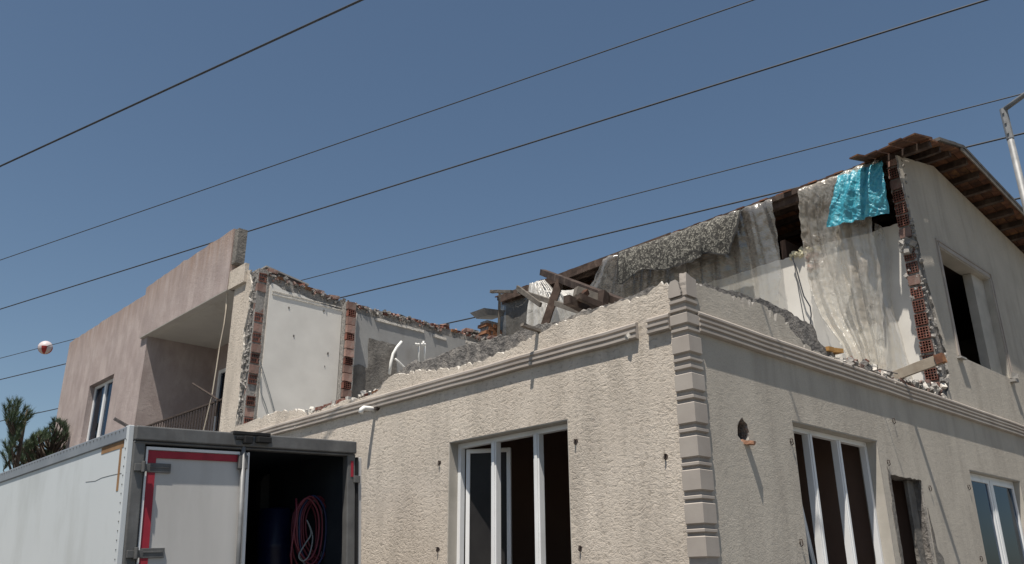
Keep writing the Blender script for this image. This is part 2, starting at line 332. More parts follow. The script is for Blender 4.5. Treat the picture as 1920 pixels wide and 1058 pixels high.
def root(name, label, cat, mtx=None, group=None):
    o = bpy.data.objects.new(name, None); COL.objects.link(o); o.empty_display_size = .3; o.matrix_world = mtx if mtx is not None else HM
    tag(o, label, cat, group); return o
def shared(name, me, parent, mtx=None, **kw):
    o = bpy.data.objects.new(name, me); COL.objects.link(o); o.parent = parent
    if mtx is not None: o.matrix_local = mtx
    for k, v in kw.items(): o[k] = v
    return o
def struct(mb, name, mats, **kw):
    o = bpy.data.objects.new(name, mb.mesh(name, [mats] if isinstance(mats, str) else mats, **kw)); COL.objects.link(o); o['kind'] = 'structure'; return o
def jag(pts, step=.03, amp=.02, seed=0., spikes=0.):
    """roughen an open broken edge"""
    out = []; L = 0
    for (a, b), (c, d) in zip(pts[:-1], pts[1:]):
        ln = math.hypot(c - a, d - b); n = max(1, int(ln / step)); nx, ny = -(d - b) / max(ln, 1e-6), (c - a) / max(ln, 1e-6)
        for k in range(n):
            t = k / n; l = (L + ln * t)
            e = amp * (noise.noise(Vector((l * 4, seed, 0))) * 1.2 + noise.noise(Vector((l * 14, seed, 3))) * .8 + noise.noise(Vector((l * 33, seed, 5))) * .5) if (out) else 0
            if spikes and R.random() < .14: e -= spikes * R.random()
            out.append((a + (c - a) * t + nx * e, b + (d - b) * t + ny * e))
        L += ln
    out.append(pts[-1]); return out
def rect(a0, b0, a1, b1): return [(a0, b0), (a1, b0), (a1, b1), (a0, b1)]
def xl(lst, x): return [X(a, b, x)[1:] for a, b in lst]
def yl(lst, y): return [(q[0], q[2]) for q in (Y(a, b, y) for a, b in lst)]

# ------------------------------------------------------------------ ground
g = MB(); g.add([(-1500, -1500, -.02), (1500, -1500, -.02), (1500, 1500, -.02), (-1500, 1500, -.02)], [(0, 1, 2, 3)]); struct(g, 'ground', 'earth')
def hstruct(mb, name, mats):
    o = struct(mb, name, mats); o.matrix_world = HM; return o
g = MB(); g.box((-9, -60, -.2), (-1.6, 60, 0)); hstruct(g, 'road', 'asphalt')
g = MB(); g.box((-1.6, -1.8, -.2), (0, 60, .13)); g.box((0, -1.8, -.2), (40, 0, .13)); hstruct(g, 'pavement', 'paving')
g = MB(); g.box((-1.6, -9, -.2), (60, -1.8, .004)); hstruct(g, 'side_road', 'paving')

# ------------------------------------------------------------------ damaged house
house = root('damaged_house', 'cream rendered house with its upper storey torn open, cornices and a corner of stepped blocks', 'house')
# front wall: plaster skin (x 0..03) over core (..22)
A_px = [(1255, 545), (1248.6, 532), (1234, 531), (1224, 538), (1216.6, 548.5), (1197, 555.5), (1180, 560), (1162.6, 565), (1145, 571), (1116, 581), (1100, 590), (1089, 590), (1070, 596), (1052, 601),
        (1037, 610), (1012.7, 623), (988, 637), (966, 649), (944, 659), (917, 668.5), (902, 678), (863.5, 685), (830, 690), (805.7, 694.6), (773.5, 696), (758, 701), (741, 704), (728, 708), (722, 714), (716, 722),
        (712.5, 730), (703, 739), (677, 745), (664, 749), (651, 750), (635, 757), (619, 760), (600, 770), (581, 777), (560, 768), (542, 770), (520, 772), (500, 778), (484, 784)]
B_px = [(1254, 530), (1225, 535), (1197, 549), (1175, 557), (1150, 566), (1126, 573), (1089, 585), (1060, 597), (1040, 600), (1010, 606), (983, 616), (953.7, 628), (940, 633), (915, 640), (870, 649), (838, 665),
        (806, 678), (775, 683), (764, 690), (745, 706), (728, 716), (715, 735), (700, 742), (651, 752), (619, 762), (560, 782)]
topA = jag(xl(A_px, 0.0), .03, .022, 1.3, .05)
topB = jag(xl(B_px, .12), .04, .02, 5.1)
topB = [(a, b - (.05 if a < 2.6 else .02)) for a, b in topB]
topB = [(a, max(b, 4.02)) for a, b in topB]
WL = (1.565, .95, 3.525, 3.245)
strip = jag([(9.40, 4.24), (9.36, 4.6), (9.40, 5.5), (9.45, 6.0), (9.36, 6.3), (9.34, 6.75), (9.42, 7.0), (9.42, 7.14)], .05, .035, 9)
plast = [(0, 0), (0, 4.28)] + [p for p in topA if p[0] > .03] + [(9.0, 4.24)] + strip + [(9.7, 7.18), (10.02, 7.14), (10.02, 0)]
m = MB(); m.prism('x', plast, 0, .03, [rect(*WL)], 0, 1, rows=2, amp=.02, soft=lambda a, b: b > 4.03 and a < 9.9)
m.part('wall_render', ['stucco_front', 'plaster_edge'], house, label='cream torn render of the front wall, broken along its top')
core = [(0.22, 0), (0.22, 4.33)] + [p for p in topB if p[0] > .25] + [(7.9, 4.16), (9.2, 4.16), (9.2, 7.1), (10.0, 7.1), (10.0, 0)]
m = MB(); m.prism('x', core, .03, .22, [rect(*WL)], 0, 0, rows=5, amp=.06, soft=lambda a, b: 4.0 < b and a < 9.1)
m.part('wall_core', 'core', house)
# side wall
RA_px = [(1309, 532), (1318, 536), (1333, 541.6), (1350, 547), (1363.6, 551), (1380.6, 555), (1401, 560.5), (1416, 566), (1440, 577), (1457, 587), (1470, 596), (1478, 604), (1484, 620), (1492, 630), (1505, 640), (1520, 652), (1535, 662), (1549, 670), (1559, 681)]
RB_px = [(1309, 534), (1380, 553), (1416, 565), (1457, 585), (1476, 594), (1492, 606), (1508, 614), (1516, 626), (1520, 640), (1535, 655), (1549, 665), (1562, 680)]
topR = jag(yl(RA_px, 0), .03, .018, 3.3, .12) + jag([(2.95, 4.05), (3.6, 4.04), (4.9, 4.02), (6.0, 4.06), (6.25, 4.1), (6.33, 4.2)], .05, .03, 4.4)
edgeR = jag([(6.36, 4.22), (6.52, 4.5), (6.60, 4.84), (6.47, 5.09), (6.40, 5.78), (6.35, 6.13), (6.2, 6.97), (6.12, 7.5), (6.08, 7.94)], .05, .04, 8.2)
def zu(x): return 8.32 - .25 * (7.65 - x) if x < 7.65 else 8.32 - .108 * (x - 7.65)
gable = [(7.65, 8.31), (14.5, zu(14.5) - .01)]
H1 = rect(1.76, .95, 3.74, 3.225); H3 = rect(6.6, .95, 8.71, 3.12)
dj = jag([(3.95, .3), (3.93, 1.6), (3.96, 2.83)], .06, .025, 2) + jag([(3.97, 2.84), (4.84, 2.84)], .06, .012, 3) + jag([(4.86, 2.83), (4.86, 1.2), (4.84, .3)], .08, .01, 4)
HG = rect(7.16, 4.86, 9.36, 6.68)
def ring(cx, cz, rr, n=12, j=0): return [(cx + rr * (1 + R.uniform(-j, j)) * math.cos(2 * math.pi * k / n), cz + 1.15 * rr * (1 + R.uniform(-j, j)) * math.sin(2 * math.pi * k / n)) for k in range(n)]
hole = ring(.80, 3.0, .105, 16, .16)
pr = [(0, 0), (0, 4.28)] + [p for p in topR if p[0] > .03] + edgeR + gable + [(14.5, 0)]
m = MB(); m.prism('y', pr, 0, .03, [H1, dj, H3, HG, hole], 0, 1, rows=2, amp=.02, soft=lambda a, b: b > 4.0 and a < 6.7)
m.part('wall_render', ['stucco_side', 'mortar'], house, label='grey beige render of the side wall and gable')
rb = jag(yl(RB_px, .12), .05, .03, 6.6) + jag([(2.95, 4.06), (3.8, 4.07), (4.9, 4.04), (6.1, 4.1)], .06, .04, 7)
rb = [(a, max(b, 4.0)) for a, b in rb if a > .24]
cr = [(.22, 0), (.22, 4.33)] + rb + [(6.27, 4.12), (6.27, zu(6.27) - .01)] + gable + [(14.5, 0)]
m = MB(); m.prism('y', cr, .03, .22, [H1, dj, H3, HG, hole], 0, 0, rows=5, amp=.05, soft=lambda a, b: b > 4.0 and a < 6.0)
m.part('wall_core', 'core', house)
# far walls, slab, rooms
m = MB(); m.box((14.28, .22, 0), (14.5, 9.1, 7.55)); m.part('back_wall', 'stucco_side', house)
m = MB(); m.box((.22, .22, 3.86), (14.28, 9.1, 4.03)); m.part('floor_slab', 'concrete', house)
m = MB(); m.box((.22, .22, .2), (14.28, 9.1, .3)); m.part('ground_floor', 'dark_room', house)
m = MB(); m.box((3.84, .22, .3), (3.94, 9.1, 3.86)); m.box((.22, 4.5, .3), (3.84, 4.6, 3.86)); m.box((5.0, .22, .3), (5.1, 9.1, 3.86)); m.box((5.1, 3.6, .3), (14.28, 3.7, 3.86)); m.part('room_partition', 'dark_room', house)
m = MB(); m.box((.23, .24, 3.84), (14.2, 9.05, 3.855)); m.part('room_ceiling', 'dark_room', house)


# broken party wall (inner face y 9.1)
tp = jag([(.2, 7.0), (.6, 6.98), (1.2, 6.9), (1.9, 6.84), (2.9, 6.84), (4.1, 6.84), (5.2, 6.80), (6.3, 6.82)], .06, .03, 2.2)
m = MB(); m.prism('y', [(.2, 3.9), *tp, (6.31, 7.9), (7.65, 8.28), (14.28, zu(14.28) - .04), (14.28, 0), (.2, 0)], 9.12, 9.32, rows=3, amp=.05, mf=0, ms=0, soft=lambda a, b: b > 6.6 and a < 6.3)
m.part('party_wall', 'mortar', house)
m = MB(); m.box((.22, 9.32, 0), (1.5, 10.0, 7.05)); m.part('wall_return', 'pink', house)
wp = [(.25, 4.03), (.25, 6.80)] + jag([(.28, 6.86), (.5, 6.78), (.9, 6.76), (1.3, 6.70), (1.78, 6.66)], .06, .02, 1) + [(1.78, 4.03)]
m = MB(); m.prism('y', wp, 9.095, 9.12, mf=0, ms=1, rows=1); m.part('plaster_panel', ['white_plaster', 'plaster_edge'], house, label='white plastered inner wall with two nail holes')
m = MB()
for (px, py, w, h) in ((542, 577, .03, .07), (607, 583, .03, .03), (551, 630, .03, .06), (615, 663, .035, .05), (609, 687, .02, .02)):
    m = MB(); a = Y(px, py, 9.09); m.prism('y', ring(a[0], a[2], w * .6, 9, .35), 9.088, 9.0945, mf=0, ms=0); m.part('chipped_spot', 'cement', house)
for z in (6.70, 6.645): m = MB(); m.prism('y', jag([(.3, z), (1.75, z)], .06, .008, z) + jag([(1.75, z + .014), (.3, z + .016)], .06, .008, z + 3), 9.08, 9.094, mf=0, ms=0); m.part('ceiling_scar', 'plaster_edge', house)
gp = [(2.06, 4.03), (2.06, 6.64)] + jag([(2.1, 6.66), (3.0, 6.66), (4.0, 6.64), (5.0, 6.66), (6.25, 6.62)], .07, .015, 12) + [(6.25, 4.03)]
m = MB(); m.prism('y', gp, 9.095, 9.12, mf=0, ms=1); m.part('plaster_panel', ['grey_plaster', 'plaster_edge'], house, label='grey painted bathroom wall')
m = MB()
cp = jag([(2.42, 6.22), (3.06, 6.20), (3.1, 5.78), (3.15, 4.1), (2.07, 4.1), (2.07, 5.6), (2.22, 5.66), (2.43, 5.60), (2.42, 6.2)], .06, .02, 15)[:-1]
m.prism('y', cp, 9.08, 9.094, mf=0, ms=0); m.part('cement_patch', 'cement', house, label='bare cement patch on the grey wall')
m = MB()
for x0, x1, z in ((2.05, 2.11, 4.4),):
    m.prism('y', jag([(2.03, 4.5), (2.0, 5.5), (2.04, 6.66)], .06, .012, 3) + jag([(2.1, 6.66), (2.09, 5.7), (2.06, 4.5)], .06, .012, 4), 9.05, 9.094, mf=0, ms=0)
for a, b, z in ((2.55, 3.75, 6.61), (4.0, 4.35, 6.56), (4.9, 5.7, 6.60)):
    m.part('plaster_ridge', 'plaster_edge', house); m = MB(); m.prism('y', jag([(a, z), (b, z - .02)], .06, .012, a) + jag([(b, z + .035), (a, z + .05)], .06, .02, b), 9.07, 9.094, mf=0, ms=0)
m.part('plaster_ridge', 'plaster_edge', house)
# brick meshes
def hollow(w, h, d, nx, nz_, seed):
    rr = random.Random(seed); m = MB(); gx = [0]; gz = [0]
    cw = w / (nx * 1.0 + (nx + 1) * .32); ch = h / (nz_ + (nz_ + 1) * .32)
    for k in range(nx): gx += [gx[-1] + cw * .32, gx[-1] + cw * 1.32]
    gx.append(w)
    for k in range(nz_): gz += [gz[-1] + ch * .32, gz[-1] + ch * 1.32]
    gz.append(h)
    for i in range(len(gx) - 1):
        for j in range(len(gz) - 1):
            x0, x1, z0, z1 = gx[i], gx[i + 1], gz[j], gz[j + 1]
            if i % 2 and j % 2 and rr.random() < .97:
                dd = d * rr.uniform(.5, .9)
                m.add([(x0, 0, z0), (x1, 0, z0), (x1, 0, z1), (x0, 0, z1), (x0, dd, z0), (x1, dd, z0), (x1, dd, z1), (x0, dd, z1)], [(0, 1, 5, 4), (1, 2, 6, 5), (2, 3, 7, 6), (3, 0, 4, 7)], 1)
                m.add([(x0, dd, z0), (x1, dd, z0), (x1, dd, z1), (x0, dd, z1)], [(0, 1, 2, 3)], 1)
            else: m.add([(x0, 0, z0), (x1, 0, z0), (x1, 0, z1), (x0, 0, z1)], [(0, 1, 2, 3)], 0)
    m.add([(0, 0, 0), (w, 0, 0), (w, 0, h), (0, 0, h), (0, d, 0), (w, d, 0), (w, d, h), (0, d, h)], [(0, 1, 5, 4), (1, 2, 6, 5), (2, 3, 7, 6), (3, 0, 4, 7)], 0)
    return m.mesh('brick', ['brick_red', 'hole'], recalc=False)
def solid(w, d, h, mt, j=.006):
    m = MB(); m.box((0, 0, 0), (w, d, h)); m.v = [tuple(c + R.uniform(-j, j) for c in p) for p in m.v]; return m.mesh('brick', [mt])
HB = [hollow(.17, .17, .08, 4, 4, s) for s in range(3)]; HB2 = [hollow(.17, .12, .08, 4, 3, s + 5) for s in range(2)]
HBL = [hollow(.17, .165, .08, 5, 2, s + 9) for s in range(3)]
SB = [solid(.17, .08, .15, 'brick_pink') for s in range(3)]
# column in the front wall's torn end: faces -y
z = 4.2; k = 0
while z < 6.98:
    if k % 2 == 0: me, h = R.choice(HBL), .17
    else: me, h = R.choice(SB), .165
    shared('brick', me, house, Matrix.Translation((.035 + R.uniform(-.004, .008), 9.135 + R.uniform(-.02, .02), z)) @ Matrix.Rotation(R.uniform(-.04, .04), 4, 'Z')); z += h + .022; k += 1
m = MB(); m.box((.03, 9.15, 4.15), (.215, 9.2, 7.1)); m.part('mortar_bed', 'mortar', house)
# partition stub, faces -y at y 8.9
m = MB(); m.box((1.79, 8.98, 4.03), (1.99, 9.12, 6.80)); m.part('partition_stub', 'mortar', house)
z = 4.16; k = 0
while z < 6.7:
    me = R.choice(SB if k % 3 else HB2); h = .155 if k % 3 else .125
    shared('brick', me, house, Matrix.Translation((1.80 + R.uniform(-.006, .01), 8.9 + R.uniform(-.015, .015), z)) @ Matrix.Rotation(R.uniform(-.05, .05), 4, 'Z')); z += h + .012; k += 1
# gable wall's torn end: faces -x at x 6.25
z = 4.16; k = 0; RX = Matrix.Rotation(math.radians(-90), 4, 'Z')
while z < 7.86:
    if 6.35 < z < 6.6:
        z = 6.62; continue
    me = R.choice(HB) if R.random() < .8 else R.choice(SB); h = .165 if me in SB else .18
    shared('brick', me, house, Matrix.Translation((6.2 + R.uniform(-.02, .02), .215, z)) @ RX); z += h + .03
m = MB(); m.box((6.235, .03, 4.12), (6.275, .22, 7.95)); m.part('mortar_bed', 'mortar', house)
m = MB()
for i in range(10): m.chunk((6.22 + R.uniform(-.03, .03), .13 + R.uniform(-.07, .07), 6.48 + R.uniform(-.09, .09)), .07)
m.part('concrete_lump', 'mortar', house, kind='stuff')
m = MB()
for i in range(230):
    z = R.uniform(4.15, 7.9); m.chunk((6.24 + R.uniform(-.02, .03) + (.1 if z < 5.2 and False else 0), R.choice([.02, .03, .05, .12, .2, .21]) + R.uniform(-.02, .02), z), R.uniform(.012, .035))
for i in range(110):
    z = R.uniform(4.2, 7.1); m.chunk((R.choice([.02, .03, .04]) + R.uniform(-.01, .01), 9.22 + R.uniform(-.03, .14), z), R.uniform(.012, .035))
m.part('mortar_crumbs', 'mortar', house, kind='stuff')
# broken top courses on the party wall
TB = [solid(.19, .19, .07, 'brick_red', .015), solid(.19, .19, .065, 'brick_pink', .015), solid(.15, .19, .06, 'orange_brick', .02), solid(.12, .16, .06, 'brick_pink', .02), solid(.18, .17, .06, 'brick_red', .02), solid(.17, .17, .07, 'core', .025)]
x = .2
while x < 6.0:
    zt = np.interp(x, [.2, .6, 1.2, 1.9, 2.9, 4.1, 6.3], [6.98, 6.96, 6.88, 6.80, 6.80, 6.80, 6.76])
    for lay in range(2 if R.random() < .22 else 1):
        if R.random() < .82:
            me = R.choice(TB); shared('brick', me, house, Matrix.Translation((x + R.uniform(-.02, .02), 9.1 + R.uniform(-.02, .02), zt + lay * .09 + R.uniform(-.02, .015))) @ Matrix.Rotation(R.uniform(-.12, .12), 4, 'Z') @ Matrix.Rotation(R.uniform(-.12, .12), 4, 'Y'))
    x += R.uniform(.17, .22)
m = MB()
for i in range(650):
    x = R.uniform(.2, 6.2); zt = np.interp(x, [.2, .6, 1.2, 1.9, 2.9, 4.1, 6.3], [6.96, 6.94, 6.86, 6.8, 6.78, 6.78, 6.74]); m.chunk((x, 9.1 + R.uniform(-.03, .15), zt + R.uniform(-.05, .07)), R.uniform(.010, .036), R.choice([0, 0, 1, 1, 3, 3, 3, 3]))
m.part('wall_rubble', ['mortar', 'brick_pink', 'plaster_edge', 'core'], house, kind='stuff')
# debris at party wall's foot / on the front wall top
m = MB()
for i in range(60):
    m.chunk((R.uniform(.02, .12), R.uniform(5.0, 6.9), 4.13 + R.uniform(-.04, .03)), R.uniform(.015, .045), R.choice([0, 1, 2]))
for i in range(200):
    y = R.uniform(.3, 4.9); zt = np.interp(y, [0, .6, 1.3, 2.1, 3.0, 4.3, 4.9], [4.42, 4.40, 4.38, 4.33, 4.30, 4.34, 4.22]); m.chunk((R.uniform(.06, .2), y, zt + R.uniform(-.08, -.01)), R.uniform(.012, .035), 1)
for i in range(90):
    y = R.uniform(5.1, 9.0); m.chunk((R.uniform(.02, .2), y, 4.14 + R.uniform(-.05, .05)), R.uniform(.015, .04), 2)
m.part('wall_rubble', ['brick_red', 'core', 'plaster_edge'], house, kind='stuff')
for y, a in ((5.15, .1), (5.5, -.1), (5.95, .05), (6.15, .2), (6.37, -.1), (6.6, 0)):
    shared('brick', R.choice([TB[0], TB[2], TB[0]]), house, Matrix.Translation((.2, y, 4.115 + R.uniform(-.01, .01))) @ Matrix.Rotation(a * .4 + 1.57, 4, 'Z') @ Matrix.Diagonal((1, .9, .8, 1)))
m = MB()
for i in range(620):
    x = R.uniform(2.85, 6.42); e = np.interp(x, [2.85, 3.3, 4.0, 5, 6.0, 6.4], [.05, .13, .16, .14, .26, .36]); m.chunk((x, R.uniform(-.01, .26), 4.03 + R.uniform(0, e)), R.uniform(.015, .055), R.choice([0, 0, 0, 1, 1, 2]))
m.part('wall_rubble', ['mortar', 'plaster_edge', 'brick_pink'], house, kind='stuff')
# ridge wall
pw = [(.22, 4.03), (.22, 7.06)] + jag([(.24, 7.05), (.9, 7.03), (1.5, 7.08), (2.2, 7.04), (4, 7.0), (9.1, 7.0)], .05, .02, 33) + [(9.1, 4.03)]
m = MB(); m.prism('x', pw, 6.6, 6.75, mf=0, ms=1, rows=2, amp=.02, soft=lambda a, b: b > 6.8); m.part('ridge_wall', ['white_plaster', 'plaster_edge'], house, label='white plastered inner wall under the ridge')

# cornice mouldings
def cornice_L(y0, y1, name='cornice'):
    m = MB(); prof = [(0, 4.065), (-.035, 4.06), (-.05, 4.045), (-.05, 4.02), (-.03, 4.01), (-.03, 3.995), (-.06, 3.985), (-.06, 3.96), (-.04, 3.95), (-.04, 3.935), (-.055, 3.928), (-.055, 3.905), (-.03, 3.895), (0, 3.895)]
    n = len(prof); vs = []; ks = max(2, int((y1 - y0) / .4))
    for k in range(ks + 1):
        y = y0 + (y1 - y0) * k / ks; dz = .009 * noise.noise(Vector((y * 1.5, 0, 0))); vs += [(a + .003 * noise.noise(Vector((y * 4, a * 30, b * 30))), y, b + dz) for a, b in prof]
    fs = [(k * n + i, k * n + (i + 1) % n, (k + 1) * n + (i + 1) % n, (k + 1) * n + i) for k in range(ks) for i in range(n)] + [tuple(range(n)), tuple(ks * n + i for i in range(n))]
    m.add(vs, fs); return m.part(name, 'trim', house)
cornice_L(.57, 10.0); cornice_L(.17, .43)
m = MB(); prof = [(0, 4.08), (-.03, 4.075), (-.05, 4.055), (-.05, 4.035), (-.03, 4.025), (-.03, 4.012), (-.055, 4.0), (-.055, 3.98), (-.035, 3.97), (-.035, 3.957), (-.06, 3.947), (-.06, 3.925), (-.04, 3.915), (-.04, 3.90), (-.055, 3.892), (-.055, 3.872), (-.02, 3.862), (0, 3.862)]
n = len(prof); vs = []; ks = 36
for k in range(ks + 1):
    x = .15 + 14.35 * k / ks; dz = .012 * noise.noise(Vector((x * 1.1, 3, 0))); vs += [(x, a, b + dz) for a, b in prof]
fs = [(k * n + i, k * n + (i + 1) % n, (k + 1) * n + (i + 1) % n, (k + 1) * n + i) for k in range(ks) for i in range(n)] + [tuple(range(n)), tuple(ks * n + i for i in range(n))]
m.add(vs, fs); m.part('cornice', 'trim', house)
m = MB()
for y, w in ((2.06, .05), (.66, .07), (7.2, .03)): m = MB(); m.chunk((-.052, y, 3.93), w * .4); m.part('chipped_spot', 'plaster_edge', house)
# corner of stepped blocks
def quoin(prof, name):   # prof: [(offset,z)...] bottom to top
    m = MB(); W = .155; vs = []
    for o, z in prof: vs += [(-o, -o, z), (W, -o, z), (W, .0, z), (0, .0, z), (0, W, z), (-o, W, z)]
    n = 6; k_ = len(prof); fs = [(k * n + i, k * n + (i + 1) % n, (k + 1) * n + (i + 1) % n, (k + 1) * n + i) for k in range(k_ - 1) for i in range(n)]
    fs += [(0, 1, 2, 3), (0, 3, 4, 5), tuple((k_ - 1) * n + i for i in (0, 1, 2, 3)), tuple((k_ - 1) * n + i for i in (0, 3, 4, 5))]
    m.add(vs, fs); return m.part(name, 'trim', house)
quoin([(.014, .13), (.014, 4.215)], 'quoin_backing')
def zc(y): return X(1284.3 + .0722 * (y - 583), y, -.042)[2]
blocks = [(606, 584), (660, 626), (731, 697), (793, 752), (857, 815), (920, 878), (983, 941), (1046, 1004)]; bands = [(581, 573), (565, 556), (619, 611), (675, 667), (690, 681), (747, 738), (809, 800), (873, 864), (936, 927), (999, 990)]
zb = [(zc(a), zc(b)) for a, b in blocks]; za = [(zc(a), zc(b)) for a, b in bands]
while zb[-1][0] > .5:
    zb.append((zb[-1][0] - .302, zb[-1][1] - .302)); za.append((za[-1][0] - .302, za[-1][1] - .302))
for a, b in zb: quoin([(.018, a), (.042, a + .012), (.042, b - .012), (.030, b - .004), (.016, b)], 'quoin_block')
for a, b in za: quoin([(.018, a), (.040, a + .01), (.040, b - .01), (.018, b)], 'quoin_band')
# torn top of the corner: two broken slabs
m = MB(); a = jag([(.155, 4.20), (.15, 4.32), (.12, 4.365), (.06, 4.37), (.03, 4.33), (.01, 4.20)], .03, .006, 3); m.prism('x', a, -.042, .0, rows=2, amp=.01); m.part('quoin_block', ['trim', 'core'], house, label='broken topmost block facing the front')
m = MB(); a = jag([(-.02, 4.20), (-.01, 4.33), (.0, 4.43), (.03, 4.42), (.08, 4.40), (.155, 4.39), (.15, 4.20)], .03, .008, 5); m.prism('y', a, -.042, .03, rows=2, amp=.012, mf=0, ms=0); m.part('quoin_block', ['trim', 'plaster_edge'], house, label='broken topmost block facing the side street')

# windows
def ringbox(m, axis, a0, b0, a1, b1, c0, c1, w, mi=0):
    f = (lambda a, b, c: (c, a, b)) if axis == 'x' else (lambda a, b, c: (a, c, b))
    for (p, q, r_, s_) in ((a0, b0, a0 + w, b1), (a1 - w, b0, a1, b1), (a0 + w, b1 - w, a1 - w, b1), (a0 + w, b0, a1 - w, b0 + w)):
        u = f(p, q, c0); v = f(r_, s_, c1); m.box(tuple(map(min, u, v)), tuple(map(max, u, v)), mi)
def frame(axis, r4, c0, c1, mull, w=.055, mw=.085, name='window', lab=None):
    a0, b0, a1, b1 = r4; m = MB(); ringbox(m, axis, a0, b0, a1, b1, c0, c1, w)
    for u in mull:
        if axis == 'x':
            m.box((c0 - .008, u - mw / 2, b0 + w), (c1, u + mw / 2, b1 - w)); m.box((c0 - .02, u - mw / 4, b0 + w), (c0 - .008, u + mw / 4, b1 - w))
        else:
            m.box((u - mw / 2, c0 - .008, b0 + w), (u + mw / 2, c1, b1 - w)); m.box((u - mw / 4, c0 - .02, b0 + w), (u + mw / 4, c0 - .008, b1 - w))
    kw = {'label': lab} if lab else {}
    return m.part(name, 'pvc', house, bevel=.004, **kw)
def reveal(axis, r4, c0, c1):
    a0, b0, a1, b1 = r4; m = MB(); t = .012
    ringbox(m, axis, a0 - .001, b0, a1 + .001, b1 + .001, c0, c1, t); m.part('window_reveal', 'reveal', house)
y0, z0, y1, z1 = WL
reveal('x', WL, .004, .235)
wl = frame('x', (y0 + .013, z0 + .013, y1 - .013, z1 - .013), .13, .2, [2.165, 2.86], lab='three-light white window of the front wall, its glass gone')
# open inner sash at left light
m = MB(); 
def sash(w, h, t=.05, d=.05):
    m = MB(); ringbox(m, 'y', 0, 0, w, h, 0, d, t); return m
s = sash(.55, 2.15); o = s.part('sash', 'pvc', wl, bevel=.004); o.matrix_local = Matrix.Translation((.2, 3.44, z0 + .07)) @ Matrix.Rotation(math.radians(-57), 4, 'Z')
g_ = MB(); g_.box((.05, .02, .05), (.5, .028, 2.1)); o = g_.part('pane', 'glass_dark', wl); o.matrix_local = Matrix.Translation((.2, 3.44, z0 + .07)) @ Matrix.Rotation(math.radians(-57), 4, 'Z')
reveal('y', (1.76, .95, 3.74, 3.225), .004, .235)
w2 = frame('y', (1.773, .963, 3.727, 3.212), .13, .2, [2.34, 3.0], lab='three-light white window left of the narrow doorway')
# tilted hopper sash at the lower left of it
_t = Y(1503, 938, .25); _R = Matrix.Rotation(math.radians(-13), 4, 'Y'); _o = Vector((_t[0], .25, _t[2])) - (_R @ Vector((.5, 0, 1.0)))
o = sash(.5, 1.0).part('sash', 'pvc', w2, bevel=.004); o.matrix_local = Matrix.Translation(_o) @ _R
g_ = MB(); g_.box((.05, .02, .05), (.45, .028, .95)); o = g_.part('pane', 'glass', w2); o.matrix_local = Matrix.Translation(_o) @ _R
reveal('y', (6.6, .95, 8.71, 3.12), .004, .235)
w3 = frame('y', (6.613, .963, 8.697, 3.107), .10, .17, [7.62, ], lab='white window with glass still in it right of the doorway')
for a, b in ((6.67, 7.575), (7.665, 8.64)):
    mm = MB(); ringbox(mm, 'y', a, 1.02, b, 3.05, .085, .135, .055); mm.part('sash', 'pvc', w3, bevel=.004)
    g_ = MB(); g_.box((a + .05, .108, 1.07), (b - .05, .114, 3.0)); g_.part('pane', 'glass', w3)
# doorway jamb and leaning dark pole
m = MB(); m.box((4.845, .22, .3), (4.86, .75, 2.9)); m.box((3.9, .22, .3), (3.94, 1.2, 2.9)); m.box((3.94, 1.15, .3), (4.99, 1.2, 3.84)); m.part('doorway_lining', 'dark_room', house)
m = MB(); m.beam((4.62, .17, .35), (4.62, .17, 2.80), .06, .05); m.part('door_jamb', 'black', house)
m = MB(); m.box((4.65, .10, .35), (4.845, .14, 2.83)); m.part('door_panel', 'cement', house)
m = MB(); m.prism('y', jag([(3.93, .3), (3.9, 1.4), (3.86, 2.2), (3.9, 2.93)], .06, .03, 51) + jag([(3.955, 2.85), (3.94, 1.6), (3.95, .3)], .06, .012, 52), -.006, .012); m.part('render_scar', 'cement', house)
m = MB(); m.prism('y', jag([(4.9, .3), (4.89, 1.4), (4.9, 2.5)], .06, .008, 53) + jag([(4.93, 2.3), (4.98, 2.0), (5.12, 1.9), (5.18, 1.5), (5.16, .3)], .05, .02, 54), -.008, .012); m.part('render_scar', 'cement', house)
# gable window
m = MB()
for (a0, b0, a1, b1, c) in ((7.04, 4.86, 7.07, 6.80, -.022), (9.45, 4.86, 9.48, 6.80, -.022), (7.07, 6.77, 9.45, 6.80, -.022), (7.075, 4.86, 7.14, 6.69, -.012), (9.38, 4.86, 9.445, 6.69, -.012), (7.14, 6.69, 9.38, 6.765, -.012)):
    m.box((a0, c, b0), (a1, .012, b1))
m.part('window_surround', 'trim', house)
reveal('y', (7.16, 4.86, 9.36, 6.68), .004, .26)
m = MB(); m.box((7.17, .19, 4.88), (7.24, .24, 6.66)); m.part('window_lining', 'reveal', house)
m = MB(); m.box((8.78, .1, 4.88), (9.345, .24, 6.665)); m.part('window_lining', 'reveal', house)
m = MB(); m.box((6.98, -.07, 4.81), (7.2, .0, 4.835)); m.part('sill_remnant', 'concrete', house)
m = MB(); m.box((9.28, -.09, 4.80), (9.45, 0, 4.85)); m.chunk((9.36, -.07, 4.9), .06); m.part('sill_remnant', 'concrete', house)
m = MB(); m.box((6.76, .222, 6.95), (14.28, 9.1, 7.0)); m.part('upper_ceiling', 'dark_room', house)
m = MB(); m.box((6.76, 2.4, 4.05), (14.2, 2.5, 7.45)); m.part('upper_partition', 'dark_room', house)

